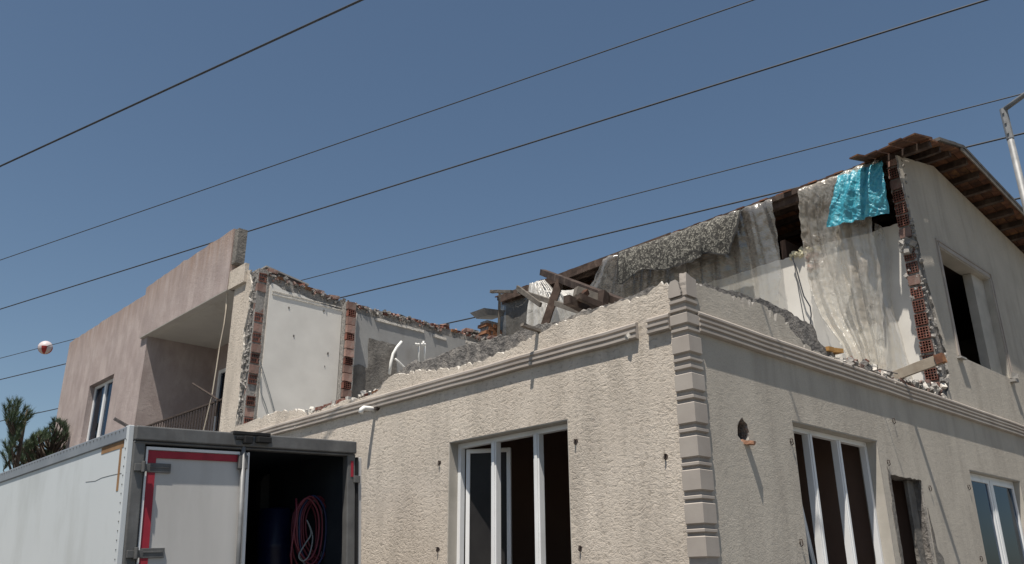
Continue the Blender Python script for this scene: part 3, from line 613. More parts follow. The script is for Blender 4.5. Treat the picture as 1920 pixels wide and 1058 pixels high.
# roof: purlins along y, boards along the slope, dark covering
YO = -.49
x = 6.24; xs = []
while x < 14.4: xs.append(x); x += .56 + R.uniform(-.04, .04)
for x in xs:
    zz = zu(x); m = MB(); m.beam((x, YO + .03 + R.uniform(0, .09), zz + .045), (x, 9.5, zz + .045), .09 + R.uniform(-.01, .02), .1, jit=.006); m.part('purlin', 'wood_dark', house)
def board_mesh(x0, x1, w=.15):
    m = MB(); n = 4
    for a in range(n):
        p, q = x0 + (x1 - x0) * a / n, x0 + (x1 - x0) * (a + 1) / n
        m.add([(p, 0, zu(p) + .092), (q, 0, zu(q) + .092), (q, w, zu(q) + .092), (p, w, zu(p) + .092), (p, 0, zu(p) + .117), (q, 0, zu(q) + .117), (q, w, zu(q) + .117), (p, w, zu(p) + .117)],
              [(0, 3, 2, 1), (4, 5, 6, 7), (0, 1, 5, 4), (2, 3, 7, 6)] + ([(3, 0, 4, 7)] if a == 0 else []) + ([(1, 2, 6, 5)] if a == n - 1 else []))
    return m.mesh('roof_board', ['wood_red'])
bl = [board_mesh(6.16 + d, 7.65) for d in (0, .03, .07)]; br = board_mesh(7.65, 14.7)
y = YO; i = 0
while y < 9.5:
    shared('roof_board', bl[i % 3], house, Matrix.Translation((0, y, 0))); shared('roof_board', br, house, Matrix.Translation((0, y, 0))); y += .157; i += 1
m = MB()
for a, b in ((6.5, 7.65), (7.65, 14.75)):
    n = 8; vs = []
    for k in range(n + 1):
        p = a + (b - a) * k / n; w = .012 * noise.noise(Vector((p * 3, 0, 0)))
        vs += [(p, YO - .04, zu(p) + .12 + w), (p, 9.55, zu(p) + .12), (p, 9.55, zu(p) + .17), (p, YO - .04, zu(p) + .175 + w)]
    m.add(vs, [(4 * k + i, 4 * k + (i + 1) % 4, 4 * k + 4 + (i + 1) % 4, 4 * k + 4 + i) for k in range(n) for i in range(4)] + [(0, 1, 2, 3), tuple(4 * n + i for i in range(4))])
m.part('roof_covering', 'bitumen', house)
m = MB()
pv = [7.5 + .45 * k for k in range(16)]
for p, q in zip(pv[:-1], pv[1:]): m.beam((p, YO - .02, zu(max(p, 7.65)) + .075), (q, YO - .02, zu(q) + .075), .02, .085)
m.part('verge_board', 'wood_grey', house)
m = MB()
for y, w in ((YO, .19), (YO + .21, .2), (YO + .44, .19), (YO + .66, .2), (YO + .88, .15)):
    x0 = 5.52 + R.uniform(-.04, .16) + (y - YO) * .08; m.add([(x0, y, zu(x0) + .11), (6.3, y, zu(6.3) + .12), (6.3, y + w, zu(6.3) + .12), (x0 + .03, y + w, zu(x0) + .11), (x0, y, zu(x0) + .135), (6.3, y, zu(6.3) + .16), (6.3, y + w, zu(6.3) + .16), (x0 + .03, y + w, zu(x0) + .135)],
        [(0, 3, 2, 1), (4, 5, 6, 7), (0, 1, 5, 4), (1, 2, 6, 5), (2, 3, 7, 6), (3, 0, 4, 7)])
m.part('broken_eave_boards', 'wood_red', house)
# dark purlin along the torn edge
m = MB(); m.beam((6.3, .3, zu(6.3) - .07), (6.3, 9.4, zu(6.3) - .07), .1, .14, jit=.006); m.part('edge_purlin', 'wood_dark', house)
m = MB(); m.beam((6.15, 4.4, zu(6.15) + .03), (6.15, 9.3, zu(6.15) + .0), .03, .16, jit=.01); m.part('edge_board', 'wood_dark', house)
# bits of foam and brick at the top of the ridge wall, hanging cable
m = MB()
for i in range(70):
    y = R.uniform(1.7, 2.25); m.chunk((6.58 + R.uniform(-.04, .04), y, 7.03 + R.uniform(-.05, .05)), R.uniform(.01, .04), 0)
for i in range(22): m.chunk((6.58, R.uniform(1.75, 1.93), R.uniform(6.7, 6.95)), R.uniform(.02, .05), 1)
m.part('insulation_crumbs', ['foam', 'brick_red'], house, kind='stuff')
cb = [X(a, b, 6.5) for a, b in ((1485, 483), (1492, 500), (1500, 530), (1507, 555), (1519, 575), (1521, 590), (1518, 625))]
m = MB(); m.tube(cb, .012, 6); m.part('hanging_cable', 'cable', house)
m = MB(); m.tube([X(a, b, 6.55) for a, b in ((1487, 480), (1495, 530), (1506, 590), (1514, 625))], .006, 5); m.part('hanging_cable', 'cable', house)
for l in (((488, 679), (497, 708), (507, 742), (516, 775)), ((487, 689), (488, 715), (489, 736), (498, 760), (503, 776))):
    m = MB(); m.tube([Y(a, b, 9.07) for a, b in l], .008, 5); m.part('hanging_cable', 'hose_grey', house)
# pipes on the grey wall, elbow under the cornice
def yp(l, y): return [Y(a, b, y) for a, b in l]
m = MB(); m.tube(yp([(730, 702), (733, 680), (737, 664), (744, 652), (753, 641)], 8.9), .03, 10); m.part('water_pipe', 'pipe', house, smooth=True, label='bent white pipe')
m = MB(); m.tube(yp([(741, 673), (748, 679), (757, 688), (770, 700)], 8.85), .02, 8); m.part('water_pipe', 'pipe', house, smooth=True)
for a in (785, 796.5):
    m = MB(); m.tube(yp([(a, 684), (a, 644)], 9.0), .02, 8); m.tube(yp([(a - 6, 645), (a + 1, 647)], 8.98), .024, 8); m.part('water_pipe', 'pipe', house, smooth=True)
m = MB(); m.tube(yp([(794, 648), (794, 640)], 8.95), .02, 8); m.part('water_pipe', 'pipe', house, smooth=True)
m = MB(); m.tube([(.0, 5.12, 3.88), (-.1, 5.12, 3.885), (-.19, 5.12, 3.88), (-.225, 5.12, 3.855), (-.235, 5.12, 3.81)], .034, 12); m.part('overflow_elbow', 'pipe', house, smooth=True, label='white pipe elbow under the cornice')
m = MB(); m.tube([(.0, 5.06, 3.90), (-.05, 5.06, 3.90)], .04, 10); m.part('pipe_collar', 'rust', house)
# wall hooks
for px, py in ((825, 868), (1080, 828), (822, 1030), (1089, 1028), (1249, 856)):
    q = X(px, py, 0); m = MB(); m.tube([(.02, q[1], q[2] + .015), (-.025, q[1], q[2] + .02), (-.03, q[1], q[2] - .02), (-.01, q[1], q[2] - .03)], .007, 6); m.prism('x', ring(q[1], q[2], .022, 8, .4), -.004, .01, ms=0); m.part('wall_hook', 'rust', house)
for px, py in ((1482, 829), (1500, 1018), (1815, 914), (1742, 916), (1674, 790), (1664, 868), (1838, 1048)):
    q = Y(px, py, 0); m = MB(); m.tube([(q[0], .02, q[2] + .03), (q[0], -.025, q[2] + .03), (q[0], -.03, q[2] - .02), (q[0], -.012, q[2] - .035)], .006, 6); m.prism('y', ring(q[0], q[2], .016, 8, .4), -.004, .01, ms=0); m.part('wall_hook', 'rust', house)
# vent hole lining and broken tile sticking out
m = MB(); n = 14
vs = [(.80 + .115 * math.cos(2 * math.pi * k / n), y, 3.0 + .135 * math.sin(2 * math.pi * k / n)) for y in (.01, .22) for k in range(n)]
m.add(vs, [(k, (k + 1) % n, n + (k + 1) % n, n + k) for k in range(n)] + [tuple(n + k for k in range(n))]); m.part('vent_sleeve', 'black', house)
m = MB(); m.beam((.80, .08, 2.905), (.85, -.075, 2.885), .085, .035, jit=.006); m.part('broken_tile', 'terracotta', house)
# chimney remnant at the far end of the party wall
q = Y(914, 615, 9.35)
OB = solid(.2, .3, .075, 'orange_brick', .01)
for k in range(5):
    for j in range(2): shared('brick', OB, house, Matrix.Translation((q[0] + .21 * j + .08 * (k % 2) - .02, 9.35 + R.uniform(0, .03), q[2] - .30 + k * .088)))
m = MB(); m.box((q[0] + .02, 9.38, 6.5), (q[0] + .42, 9.62, q[2] + .2)); m.part('chimney_stump', 'mortar', house)
m = MB(); q = Y(905, 585, 9.4); m.add([(q[0] - .05, 9.3, q[2] + .06), (q[0] + .6, 9.3, q[2] + .14), (q[0] + .6, 9.8, q[2] + .14), (q[0] - .05, 9.8, q[2] + .06), (q[0] + .12, 9.35, q[2] - .06), (q[0] + .6, 9.35, q[2] + .02), (q[0] + .6, 9.75, q[2] + .02), (q[0] + .12, 9.75, q[2] - .06)],
    [(0, 1, 2, 3), (4, 7, 6, 5), (0, 4, 5, 1), (1, 5, 6, 2), (2, 6, 7, 3), (3, 7, 4, 0)]); m.part('chimney_cap', 'steel', house)
# pale sheet lying on the party wall's outer side
m = MB(); a, b = Y(497, 499, 9.45), Y(577, 534, 9.45); m.add([(a[0], 9.4, a[2]), (b[0], 9.4, b[2]), (b[0], 10.0, b[2]), (a[0], 10.0, a[2]), (a[0], 9.4, a[2] - .03), (b[0], 9.4, b[2] - .03), (b[0], 10.0, b[2] - .03), (a[0], 10.0, a[2] - .03)],
    [(0, 1, 2, 3), (4, 7, 6, 5), (0, 4, 5, 1), (1, 5, 6, 2), (2, 6, 7, 3), (3, 7, 4, 0)]); m.part('roof_sheet', 'concrete', house)
m = MB(); a, b = Y(497, 508, 9.40), Y(577, 541, 9.40); m.add([(a[0], 9.36, a[2] + .03), (b[0], 9.36, b[2] + .02), (b[0], 9.4, b[2] - .1), (a[0], 9.4, a[2] - .3), (a[0], 9.5, a[2] + .03), (b[0], 9.5, b[2] + .02), (b[0], 9.5, b[2] - .1), (a[0], 9.5, a[2] - .3)], [(0, 1, 2, 3), (4, 7, 6, 5), (0, 4, 5, 1), (1, 5, 6, 2), (2, 6, 7, 3), (3, 7, 4, 0)]); m.part('roof_sheet_underside', 'bitumen', house)

# ------------------------------------------------------------------ things on the ruin
def resample(pl, n):
    P = [Vector(p) for p in pl]; L = [0]
    for a, b in zip(P[:-1], P[1:]): L.append(L[-1] + (b - a).length)
    out = []
    for k in range(n + 1):
        t = L[-1] * k / n; i = max(j for j in range(len(L)) if L[j] <= t + 1e-9); i = min(i, len(P) - 2)
        out.append(P[i].lerp(P[i + 1], (t - L[i]) / max(1e-9, L[i + 1] - L[i])))
    return out
def sheet(rows, nx, ny, fold, crink, seed, freq=6., hem=None, off=.33):
    """cloth through rows of points (top to bottom); folds run down, crinkles everywhere, all pushed out towards -x"""
    RS = [resample([X(q[0], q[1], q[2] + off) for q in r], nx) for r in rows]; m = MB(); vs = []; fs = []; mi = []
    for j in range(ny + 1):
        t = j / ny * (len(RS) - 1); i = min(int(t), len(RS) - 2); f = t - i
        for k in range(nx + 1):
            p0 = RS[max(i - 1, 0)][k]; p1 = RS[i][k]; p2 = RS[i + 1][k]; p3 = RS[min(i + 2, len(RS) - 1)][k]
            p = .5 * ((2 * p1) + (p2 - p0) * f + (2 * p0 - 5 * p1 + 4 * p2 - p3) * f * f + (-p0 + 3 * p1 - 3 * p2 + p3) * f ** 3)
            u = k / nx; v = j / ny
            uu = u + .10 * math.sin(v * 2.2 + seed) * v; d = fold * (abs(noise.noise(Vector((uu * freq, v * .35 + seed, seed)))) * 2.0 + .35 * abs(noise.noise(Vector((uu * freq * 2.9, v * .7, seed + 5))))) * (.25 + .75 * min(1, v * 1.6))
            w1 = p.y * 1.0 + p.z * .55; w2 = p.z * .8 - p.y * .5
            c = crink * .55 * (1 - abs(noise.noise(Vector((w1 * 9 + seed, w2 * 3.5, 1)))) * 2.6) + crink * .35 * (1 - abs(noise.noise(Vector((w1 * 5 - w2 * 6, w2 * 15 + seed, 4)))) * 2.4) + crink * .2 * noise.noise(Vector((p.y * 30, p.z * 30, seed)))
            e = .02 * noise.noise(Vector((p.y * 9, p.z * 9, seed)))
            vs.append(Vector((p.x - d - c, p.y + e, p.z + e)))
    for j in range(ny):
        for k in range(nx):
            fs.append((j * (nx + 1) + k, j * (nx + 1) + k + 1, (j + 1) * (nx + 1) + k + 1, (j + 1) * (nx + 1) + k)); mi.append(1 if hem and (j >= ny - hem or k < hem or k >= nx - hem) else 0)
    m.add(vs, fs, mi); return m
sheet([[(1133, 488, 5.95), (1180, 470, 5.95), (1250, 445, 5.95), (1330, 418, 5.95), (1390, 396, 5.95), (1450, 376, 5.95)],
       [(1133, 490, 5.80), (1180, 473, 5.80), (1250, 449, 5.8), (1330, 422, 5.8), (1390, 400, 5.8), (1450, 380, 5.8)],
       [(1118, 525, 5.95), (1190, 510, 5.9), (1260, 500, 5.9), (1340, 480, 5.9), (1400, 465, 5.9), (1462, 445, 5.95)],
       [(1098, 565, 6.05), (1190, 565, 6.05), (1260, 560, 6.05), (1340, 550, 6.05), (1400, 540, 6.05), (1467, 520, 6.05)],
       [(1085, 640, 6.15), (1190, 640, 6.15), (1260, 640, 6.15), (1340, 620, 6.15), (1400, 615, 6.15), (1464, 600, 6.12)],
       [(1085, 740, 6.2), (1190, 740, 6.2), (1260, 740, 6.2), (1340, 700, 6.2), (1400, 690, 6.2), (1458, 660, 6.15)]], 220, 90, .16, .007, 3.1, 12).thing(
    'plastic_sheet', 'film', 'wide clear plastic sheet hanging from the roof edge behind the patterned carpet', 'plastic sheet', 'plastic sheets hanging from the torn roof', smooth=True)
sheet([[(1500, 358, 5.95), (1550, 340, 5.95), (1600, 322, 5.95), (1650, 306, 5.95)],
       [(1500, 362, 5.80), (1550, 345, 5.80), (1600, 327, 5.8), (1648, 311, 5.8)],
       [(1506, 430, 5.95), (1550, 430, 5.95), (1600, 428, 5.95), (1640, 425, 5.95)],
       [(1520, 520, 6.05), (1560, 520, 6.05), (1610, 515, 6.0), (1656, 508, 6.0)],
       [(1542, 590, 6.1), (1580, 590, 6.1), (1620, 590, 6.05), (1662, 585, 6.05)],
       [(1582, 650, 6.1), (1610, 655, 6.1), (1640, 655, 6.05), (1664, 655, 6.05)],
       [(1600, 700, 6.1), (1625, 705, 6.1), (1645, 710, 6.05), (1668, 712, 6.05)]], 140, 160, .15, .014, 8.2, 6).thing(
    'plastic_sheet', 'film_white', 'tall crumpled milky plastic sheet hanging under the turquoise tarp', 'plastic sheet', 'plastic sheets hanging from the torn roof', smooth=True)
sheet([[(1640, 418, 6.15), (1655, 425, 6.15)], [(1640, 470, 6.18), (1668, 480, 6.18)], [(1650, 560, 6.2), (1672, 560, 6.2)], [(1663, 620, 6.2), (1694, 640, 6.2)], [(1664, 705, 6.2), (1712, 712, 6.2)]], 30, 80, .03, .004, 2.2, 3).thing(
    'plastic_sheet', 'film', 'narrow clear plastic strip on the white wall beside the torn brick edge', 'plastic sheet', 'plastic sheets hanging from the torn roof', smooth=True)
sheet([[(996, 532, 5.7), (1012, 527, 5.7), (1022, 524, 5.7)], [(995, 550, 5.7), (1020, 545, 5.7), (1045, 548, 5.7)], [(994, 590, 5.75), (1030, 585, 5.7), (1075, 585, 5.7)], [(993, 650, 5.8), (1040, 650, 5.8), (1100, 640, 5.8)]], 80, 40, .2, .008, 6.6, 9).thing(
    'plastic_sheet', 'film_bright', 'small white plastic sheet bunched behind the fallen timbers', 'plastic sheet', 'plastic sheets hanging from the torn roof', smooth=True)
sheet([[(1020, 545, 5.5), (1060, 545, 5.5), (1085, 542, 5.5)], [(1040, 562, 5.4), (1070, 560, 5.4), (1095, 556, 5.4)], [(1030, 620, 5.5), (1075, 620, 5.5), (1110, 620, 5.5)]], 40, 20, .1, .01, 1.6, 5).thing(
    'plastic_sheet', 'film_bright', 'scrap of white plastic caught between the crossed timbers', 'plastic sheet', 'plastic sheets hanging from the torn roof', smooth=True)
sheet([[(936, 553, 5.95), (965, 543, 5.95), (995, 534, 5.95)], [(936, 590, 5.95), (965, 585, 5.98), (994, 575, 5.95)], [(933, 660, 6.0), (965, 655, 6.0), (993, 650, 6.0)]], 40, 40, .05, .015, 4.4, 3).thing(
    'plastic_sheet', 'film_dark', 'dark grey plastic sheet closing the far end of the attic', 'plastic sheet', 'plastic sheets hanging from the torn roof', smooth=True)
sheet([[(1573, 332, 5.98), (1615, 318, 5.98), (1656, 304, 5.98)], [(1572, 336, 5.74), (1615, 322, 5.74), (1657, 308, 5.74)], [(1560, 378, 5.70), (1612, 368, 5.70), (1664, 358, 5.72)], [(1553, 428, 5.72), (1607, 416, 5.74), (1669, 402, 5.78)]], 110, 100, .08, .026, 12.3, 6).thing(
    'tarp', 'tarp', 'turquoise plastic tarp hanging at the ridge end beside the torn gable', 'tarp', smooth=True)
sheet([[(1160, 474, 5.98), (1230, 450, 5.98), (1300, 425, 5.98), (1393, 394, 5.98)],
       [(1160, 478, 5.72), (1230, 455, 5.72), (1300, 430, 5.72), (1393, 398, 5.72)],
       [(1161, 505, 5.68), (1195, 492, 5.66), (1245, 482, 5.66), (1300, 463, 5.66), (1345, 447, 5.66), (1385, 440, 5.68)],
       [(1161, 536, 5.70), (1172, 534, 5.7), (1208, 506, 5.68), (1250, 507, 5.68), (1298, 493, 5.68), (1320, 477, 5.68), (1372, 480, 5.70)]], 160, 50, .10, .002, 7.7, 4.5, hem=2, off=.16).thing(
    'carpet', ['carpet', 'carpet_edge'], 'black and cream patterned carpet draped over the torn roof edge', 'carpet', smooth=True)
def px_beam(a, b, w, h, mt, label, cat, ext0=0, ext1=0, group='fallen roof timbers', up=(0, 0, 1)):
    p, q = Vector(X(*a)), Vector(X(*b)); d = q - p; p2 = p - d * ext0; q2 = q + d * ext1
    m = MB(); m.beam(p2, q2, w, h, up, jit=.006); return m.thing('timber_beam', mt, label, cat, group, bevel=.004)
px_beam((1018, 511, 5.6), (1162, 566, 3.6), .13, .13, 'wood_dark', 'longest dark beam slanting down from the roof edge to the broken wall top', 'beam', 0, .25)
px_beam((972, 546, 5.4), (1100, 588, 4.6), .08, .10, 'wood_grey', 'thin grey beam sloping under the longest dark beam', 'beam', 0, .3)
px_beam((970, 540, 5.3), (1014, 572, 5.0), .05, .10, 'wood_grey', 'short grey splintered board beside the dark plastic sheet', 'beam')
px_beam((1051, 525, 5.0), (1036, 568, 4.9), .09, .15, 'wood_dark', 'short upright brown prop between the two sloping beams', 'beam', 0, 1.2)
px_beam((1062, 562, 3.0), (1118, 588, 3.8), .13, .15, 'wood_dark', 'thick square beam end pointing out above the wall', 'beam', 0, .5)
px_beam((1078, 547, 3.6), (1145, 572, 4.2), .17, .17, 'wood_grey', 'broad grey beam lying behind the square beam end', 'beam', 0, .3)
px_beam((1084, 556, 3.1), (1140, 580, 3.6), .09, .11, 'wood_dark', 'narrow dark beam end beside the thick square one', 'beam', 0, .5)
px_beam((1133, 548, 3.6), (1128, 585, 3.5), .12, .14, 'wood_dark', 'upright dark stub under the lower end of the longest beam', 'beam', 0, 1.)
px_beam((1100, 548, 3.5), (1088, 560, 3.3), .09, .09, 'wood_red', 'stubby red brown block wedged among the beams', 'beam', 0, .4)
px_beam((921, 547, 5.8), (960, 547, 5.6), .08, .07, 'wood_grey', 'grey batten end jutting beyond the far roof corner', 'beam')
px_beam((937, 549, 5.85), (934, 640, 5.95), .05, .05, 'wood_grey', 'grey upright post edging the dark plastic sheet', 'post', 0, .5)
px_beam((1590 - 560, 515, 5.6), (1045, 521, 5.6), .12, .09, 'wood_red', 'short red brown block at the head of the longest beam', 'beam')
# plank pushed out over the side street
e = Vector(Y(1764, 673, -.55)); s_ = Vector((4.72, .12, 4.17)); m = MB(); m.beam(s_ - (e - s_) * .15, e, .05, .13, jit=.003)
m.thing('plank', 'wood_pale', 'pale dusty plank jutting out from the wall top below the torn gable edge', 'plank', bevel=.004)
e2 = e + (e - s_).normalized() * .01
m = MB(); m.beam(e - (e - s_).normalized() * .06 + Vector((0, 0, .0)), e + (e - s_).normalized() * .05, .09, .12); m.thing('timber_block', 'wood_red', 'red brown timber block at the outer end of the jutting plank', 'timber block')
m = MB(); q = Y(1541, 655, .1); m.beam((q[0], -.02, q[2] - .02), (q[0] + .05, .3, q[2] + .0), .10, .05); m.thing('wood_offcut', 'wood_yellow', 'ochre wood offcut on the broken side wall, nearer the corner', 'wood offcut', 'wood offcuts on the side wall')
m = MB(); q = Y(1554, 658, .1); m.beam((q[0], -.03, q[2] - .02), (q[0] + .12, .3, q[2] + .0), .13, .05); m.thing('wood_offcut', 'wood_yellow', 'ochre wood offcut overlapping the first, farther from the corner', 'wood offcut', 'wood offcuts on the side wall')
m = MB(); a, b = Vector(Y(1616, 690, .08)), Vector(Y(1627, 675, .0)); m.beam(a, b, .045, .05); m.thing('brick_fragment', 'brick_red', 'small red brick fragment standing up out of the side wall rubble', 'brick')
m = MB(); m.tube([(2.9 + .95, .05, 4.08), (3.87, -.12, 4.1), (3.93, -.3, 4.02)], .008, 6); m.thing('iron_rod', 'rebar', 'thin bent iron rod poking out over the side cornice', 'rod')
m = MB(); q = X(1008, 617, 0); m.beam((.15, q[1], q[2] - .03), (-.24, q[1] + .0, q[2] + .0), .05, .035, jit=.004); m.thing('timber_stub', 'wood_grey', 'short timber stub poking out over the front wall top', 'timber')

# ------------------------------------------------------------------ pink neighbour
pink = root('pink_building', 'faded pink rendered building with a recessed balcony left of the torn house', 'building', HM @ Matrix.Translation((0, 14, 0)))
P0 = 14
def PB(): return MB()
tq = [(y - P0, z) for y, z in jag([(14.62, 8.06), (17, 8.08), (20.3, 8.06)], .25, .03, 1.2)]
wf = rect(16.15 - P0, 4.95, 17.88 - P0, 6.42)
m = PB(); m.prism('x', [(.3, 0), (.3, 8.06)] + tq + [(6.3, 0)], 0, .25, [wf], 0, 0); m.part('wall', 'pink', pink, label='pink outer wall left of the balcony')
ft = [(y - P0, z) for y, z in jag([(10.2, 8.2), (11.5, 8.2), (13, 8.19), (14.62, 8.15)], .2, .025, 5)]
m = PB(); m.prism('x', [(10.2 - P0, 6.95)] + ft + [(14.62 - P0, 6.95)], -.07, .13, (), 0, 1); m.part('balcony_fascia', ['pink', 'pink_dirty'], pink)
m = PB(); m.box((-.05, 10.02 - P0, 7.45), (.13, 10.19 - P0, 8.16)); m.part('parapet_end', 'cement', pink)
m = PB(); m.box((-.06, 9.55 - P0, 6.93), (.02, 10.19 - P0, 7.3)); m.part('beam_stub', 'stucco_front', pink)
m = PB(); m.box((.13, 10.0 - P0, 6.93), (1.6, 14.3 - P0, 7.1)); m.box((-.068, 10.21 - P0, 6.935), (.13, 14.6 - P0, 6.948)); m.part('balcony_ceiling', 'soffit', pink)
m = PB(); m.box((.25, 14.3 - P0, 3.8), (1.6, 14.5 - P0, 7.1)); m.part('balcony_side_wall', 'pink', pink)
m = PB(); m.prism('x', rect(10.0 - P0, 3.8, 14.5 - P0, 7.1), 1.6, 1.8, [rect(12.2 - P0, 3.81, 13.95 - P0, 6.35)], 0, 0); m.part('balcony_back_wall', 'pink', pink)
m = PB(); m.box((0, 10.02 - P0, 3.6), (1.6, 14.3 - P0, 3.8)); m.part('balcony_floor', 'concrete', pink)
m = PB(); m.box((.0, 10.02 - P0, 0), (.2, 14.3 - P0, 3.6)); m.box((.25, 20.05 - P0, 0), (9, 20.3 - P0, 7.4)); m.box((8.8, 10.1 - P0, 0), (9, 20.05 - P0, 6.8)); m.part('wall', 'pink', pink)
m = PB(); m.box((.25, 14.52 - P0, 7.2), (8.8, 20.05 - P0, 7.4)); m.part('roof_slab', 'concrete', pink)
m = PB(); m.box((1.81, 10.1 - P0, 6.6), (8.8, 14.5 - P0, 6.8)); m.part('roof_slab', 'concrete', pink)
m = PB(); m.box((.7, 14.52 - P0, 3.8), (.8, 20 - P0, 7.2)); m.box((2.6, 10.1 - P0, 3.8), (2.7, 14.3 - P0, 6.6)); m.part('room_partition', 'dark_room', pink)
m = PB()
def rb4(m, a0, b0, a1, b1, c0, c1, w): ringbox(m, 'x', a0, b0, a1, b1, c0, c1, w)
rb4(m, 16.16 - P0, 4.96, 17.87 - P0, 6.41, .13, .2, .07); m.box((.12, 16.98 - P0, 5.03), (.2, 17.1 - P0, 6.34)); wpn = m.part('window', 'pvc', pink, bevel=.004)
for a, b in ((16.23, 16.98), (17.1, 17.8)):
    m = PB(); m.box((.16, a - P0, 5.03), (.166, b - P0, 6.34)); m.part('pane', 'glass', wpn)
m = PB(); rb4(m, 12.22 - P0, 3.82, 13.93 - P0, 6.33, 1.56, 1.66, .08); m.box((1.55, 13.0 - P0, 3.9), (1.65, 13.1 - P0, 6.25)); dpn = m.part('balcony_door', 'pvc', pink, bevel=.004)
m = PB(); m.box((1.6, 12.3 - P0, 3.9), (1.606, 13.0 - P0, 6.25)); m.box((1.6, 13.1 - P0, 3.9), (1.606, 13.85 - P0, 6.25)); m.part('pane', 'glass', dpn)
rz = 4.83
m = PB(); m.beam((.03, 10.06 - P0, rz), (.03, 14.28 - P0, rz), .04, .03); m.beam((.03, 10.06 - P0, 3.9), (.03, 14.28 - P0, 3.9), .03, .02); m.part('handrail', 'rust', pink)
bm_ = MB(); bm_.box((-.008, -.008, 0), (.008, .008, .92)); bme = bm_.mesh('baluster', ['rust'])
y = 10.12
while y < 14.25: shared('baluster', bme, pink, Matrix.Translation((.03, y - P0, 3.9))); y += .125
a, b, c = X(366, 720, .05), X(395, 738, .05), X(413, 750, .05); m = PB()
m.tube([(p[0] - .05, p[1] - P0, p[2]) for p in (a, b, c)], .018, 6); m.tube([(c[0] - .05, c[1] - P0, c[2]), (c[0] - .05, c[1] + .02 - P0, c[2] - .3)], .014, 6); m.part('bent_rail', 'rust', pink)
cab = [X(*q, .0) for q in ((424, 540), (422, 580), (418, 610), (410, 650), (404, 690), (396, 740), (384, 790), (378, 815))]
m = PB(); m.tube([(.02 + p[0], p[1] - P0, p[2]) for p in cab], .012, 6); m.part('loose_cable', 'cream_cable', pink)
cab = [(p[1]) for p in cab]

# ------------------------------------------------------------------ truck
rl, yw, pt = math.radians(2.75), math.radians(-2), math.radians(-1)
fw = DL * math.cos(yw) + DR * math.sin(yw); rt = -DL * math.sin(yw) + DR * math.cos(yw); up = np.array([0, 0, 1.])
fw, up = fw * math.cos(pt) + up * math.sin(pt), up * math.cos(pt) - fw * math.sin(pt)
rt, up = rt * math.cos(rl) + up * math.sin(rl), up * math.cos(rl) - rt * math.sin(rl)
_q = ray(245, 798); TA = EYE + _q * (2.93 - 1.6) / _q[2]
# truck frame: x = right, y = forwards along the body, z = up; origin under the rear left edge at ground
def TP(px, py, y=0.):
    r = ray(px, py); t = ((TA - EYE) @ fw + y) / (r @ fw); p = EYE + r * t - TA; return float(p @ rt), float(p @ up)
TM = Matrix(((rt[0], fw[0], up[0], TA[0]), (rt[1], fw[1], up[1], TA[1]), (rt[2], fw[2], up[2], TA[2]), (0, 0, 0, 1)))
truck = root('box_truck', 'white box truck with dusty rear door shut on the left and open on the right', 'truck', TM @ Matrix.Translation((0, 0, -2.93)))
TZ = 2.93; TW = TP(665, 833)[0]; ZB = 1.0; LEN = 5.2
print('truck width', TW, 'TP', TP(250, 798), TP(665, 833), TP(468, 841), TP(456, 1058), TP(262, 852), TP(640, 860), TP(448, 840))
m = MB(); m.box((0, .08, ZB), (.035, LEN, TZ - .1)); m.part('side_panel', 'truck_white', truck)
m = MB(); m.box((TW - .035, .08, ZB), (TW, LEN, TZ - .1)); m.part('side_panel', 'truck_white', truck)
m = MB(); m.box((.03, .08, TZ - .05), (TW - .03, LEN, TZ - .02)); m.box((.036, LEN - .05, ZB), (TW - .036, LEN, TZ - .051)); m.part('box_roof', 'truck_white', truck)
m = MB(); m.box((-.015, .04, TZ - .11), (.05, LEN + .02, TZ)); m.part('roof_rail', 'truck_rail', truck, bevel=.008)
m = MB(); m.box((TW - .05, .04, TZ - .11), (TW + .015, LEN + .02, TZ)); m.part('roof_rail', 'truck_rail', truck, bevel=.008)
m = MB(); m.box((-.012, .0, ZB - .05), (.035, .075, TZ + .005)); m.part('corner_strip', 'truck_white', truck, bevel=.005)
m = MB(); m.box((.035, -.02, ZB - .05), (.135, .07, TZ - .13)); m.part('corner_post', 'truck_frame', truck, bevel=.01)
m = MB(); m.box((TW - .1, -.02, ZB - .05), (TW, .07, TZ - .13)); m.part('corner_post', 'truck_frame', truck, bevel=.01)
m = MB(); m.box((.035, -.042, TZ - .125), (TW + .0, .08, TZ)); m.box((.035, -.025, TZ - .15), (TW, .06, TZ - .126)); m.part('header_beam', 'truck_frame', truck, bevel=.012)
m = MB(); m.box((.0, .0, ZB - .15), (TW, .12, ZB - .02)); m.part('rear_sill', 'truck_frame', truck, bevel=.01)
DX = TP(466, 900)[0]; print('door edge', DX)
door = MB(); door.box((.15, .02, ZB), (DX - .02, .065, TZ - .165)); door = door.part('rear_door', 'truck_door', truck, bevel=.006, label='closed dusty left rear door with crimson seal')
m = MB(); m.box((.15, -.004, ZB), (.168, .02, TZ - .17)); m.box((.168, -.004, TZ - .195), (DX - .1, .02, TZ - .17)); m.part('door_edge', 'pvc', door)
m = MB(); m.box((.17, .006, ZB), (.245, .019, TZ - .2)); m.box((.245, .006, TZ - .262), (DX - .1, .019, TZ - .2)); m.part('door_seal', 'seal', door)
m = MB(); m.box((DX - .035, -.01, ZB), (DX - .02, .05, TZ - .18)); m.box((DX - .02, .0, ZB), (DX, .06, TZ - .17)); m.part('door_edge', 'pvc', door)
m = MB(); m.tube([(DX - .075, -.02, ZB), (DX - .075, -.02, TZ - .05)], .02, 10); m.part('locking_bar', 'steel', door, smooth=True)
m = MB(); m.box((DX - .12, -.035, TZ - .33), (DX - .03, .01, TZ - .2)); m.part('bar_guide', 'truck_frame', door, bevel=.008)
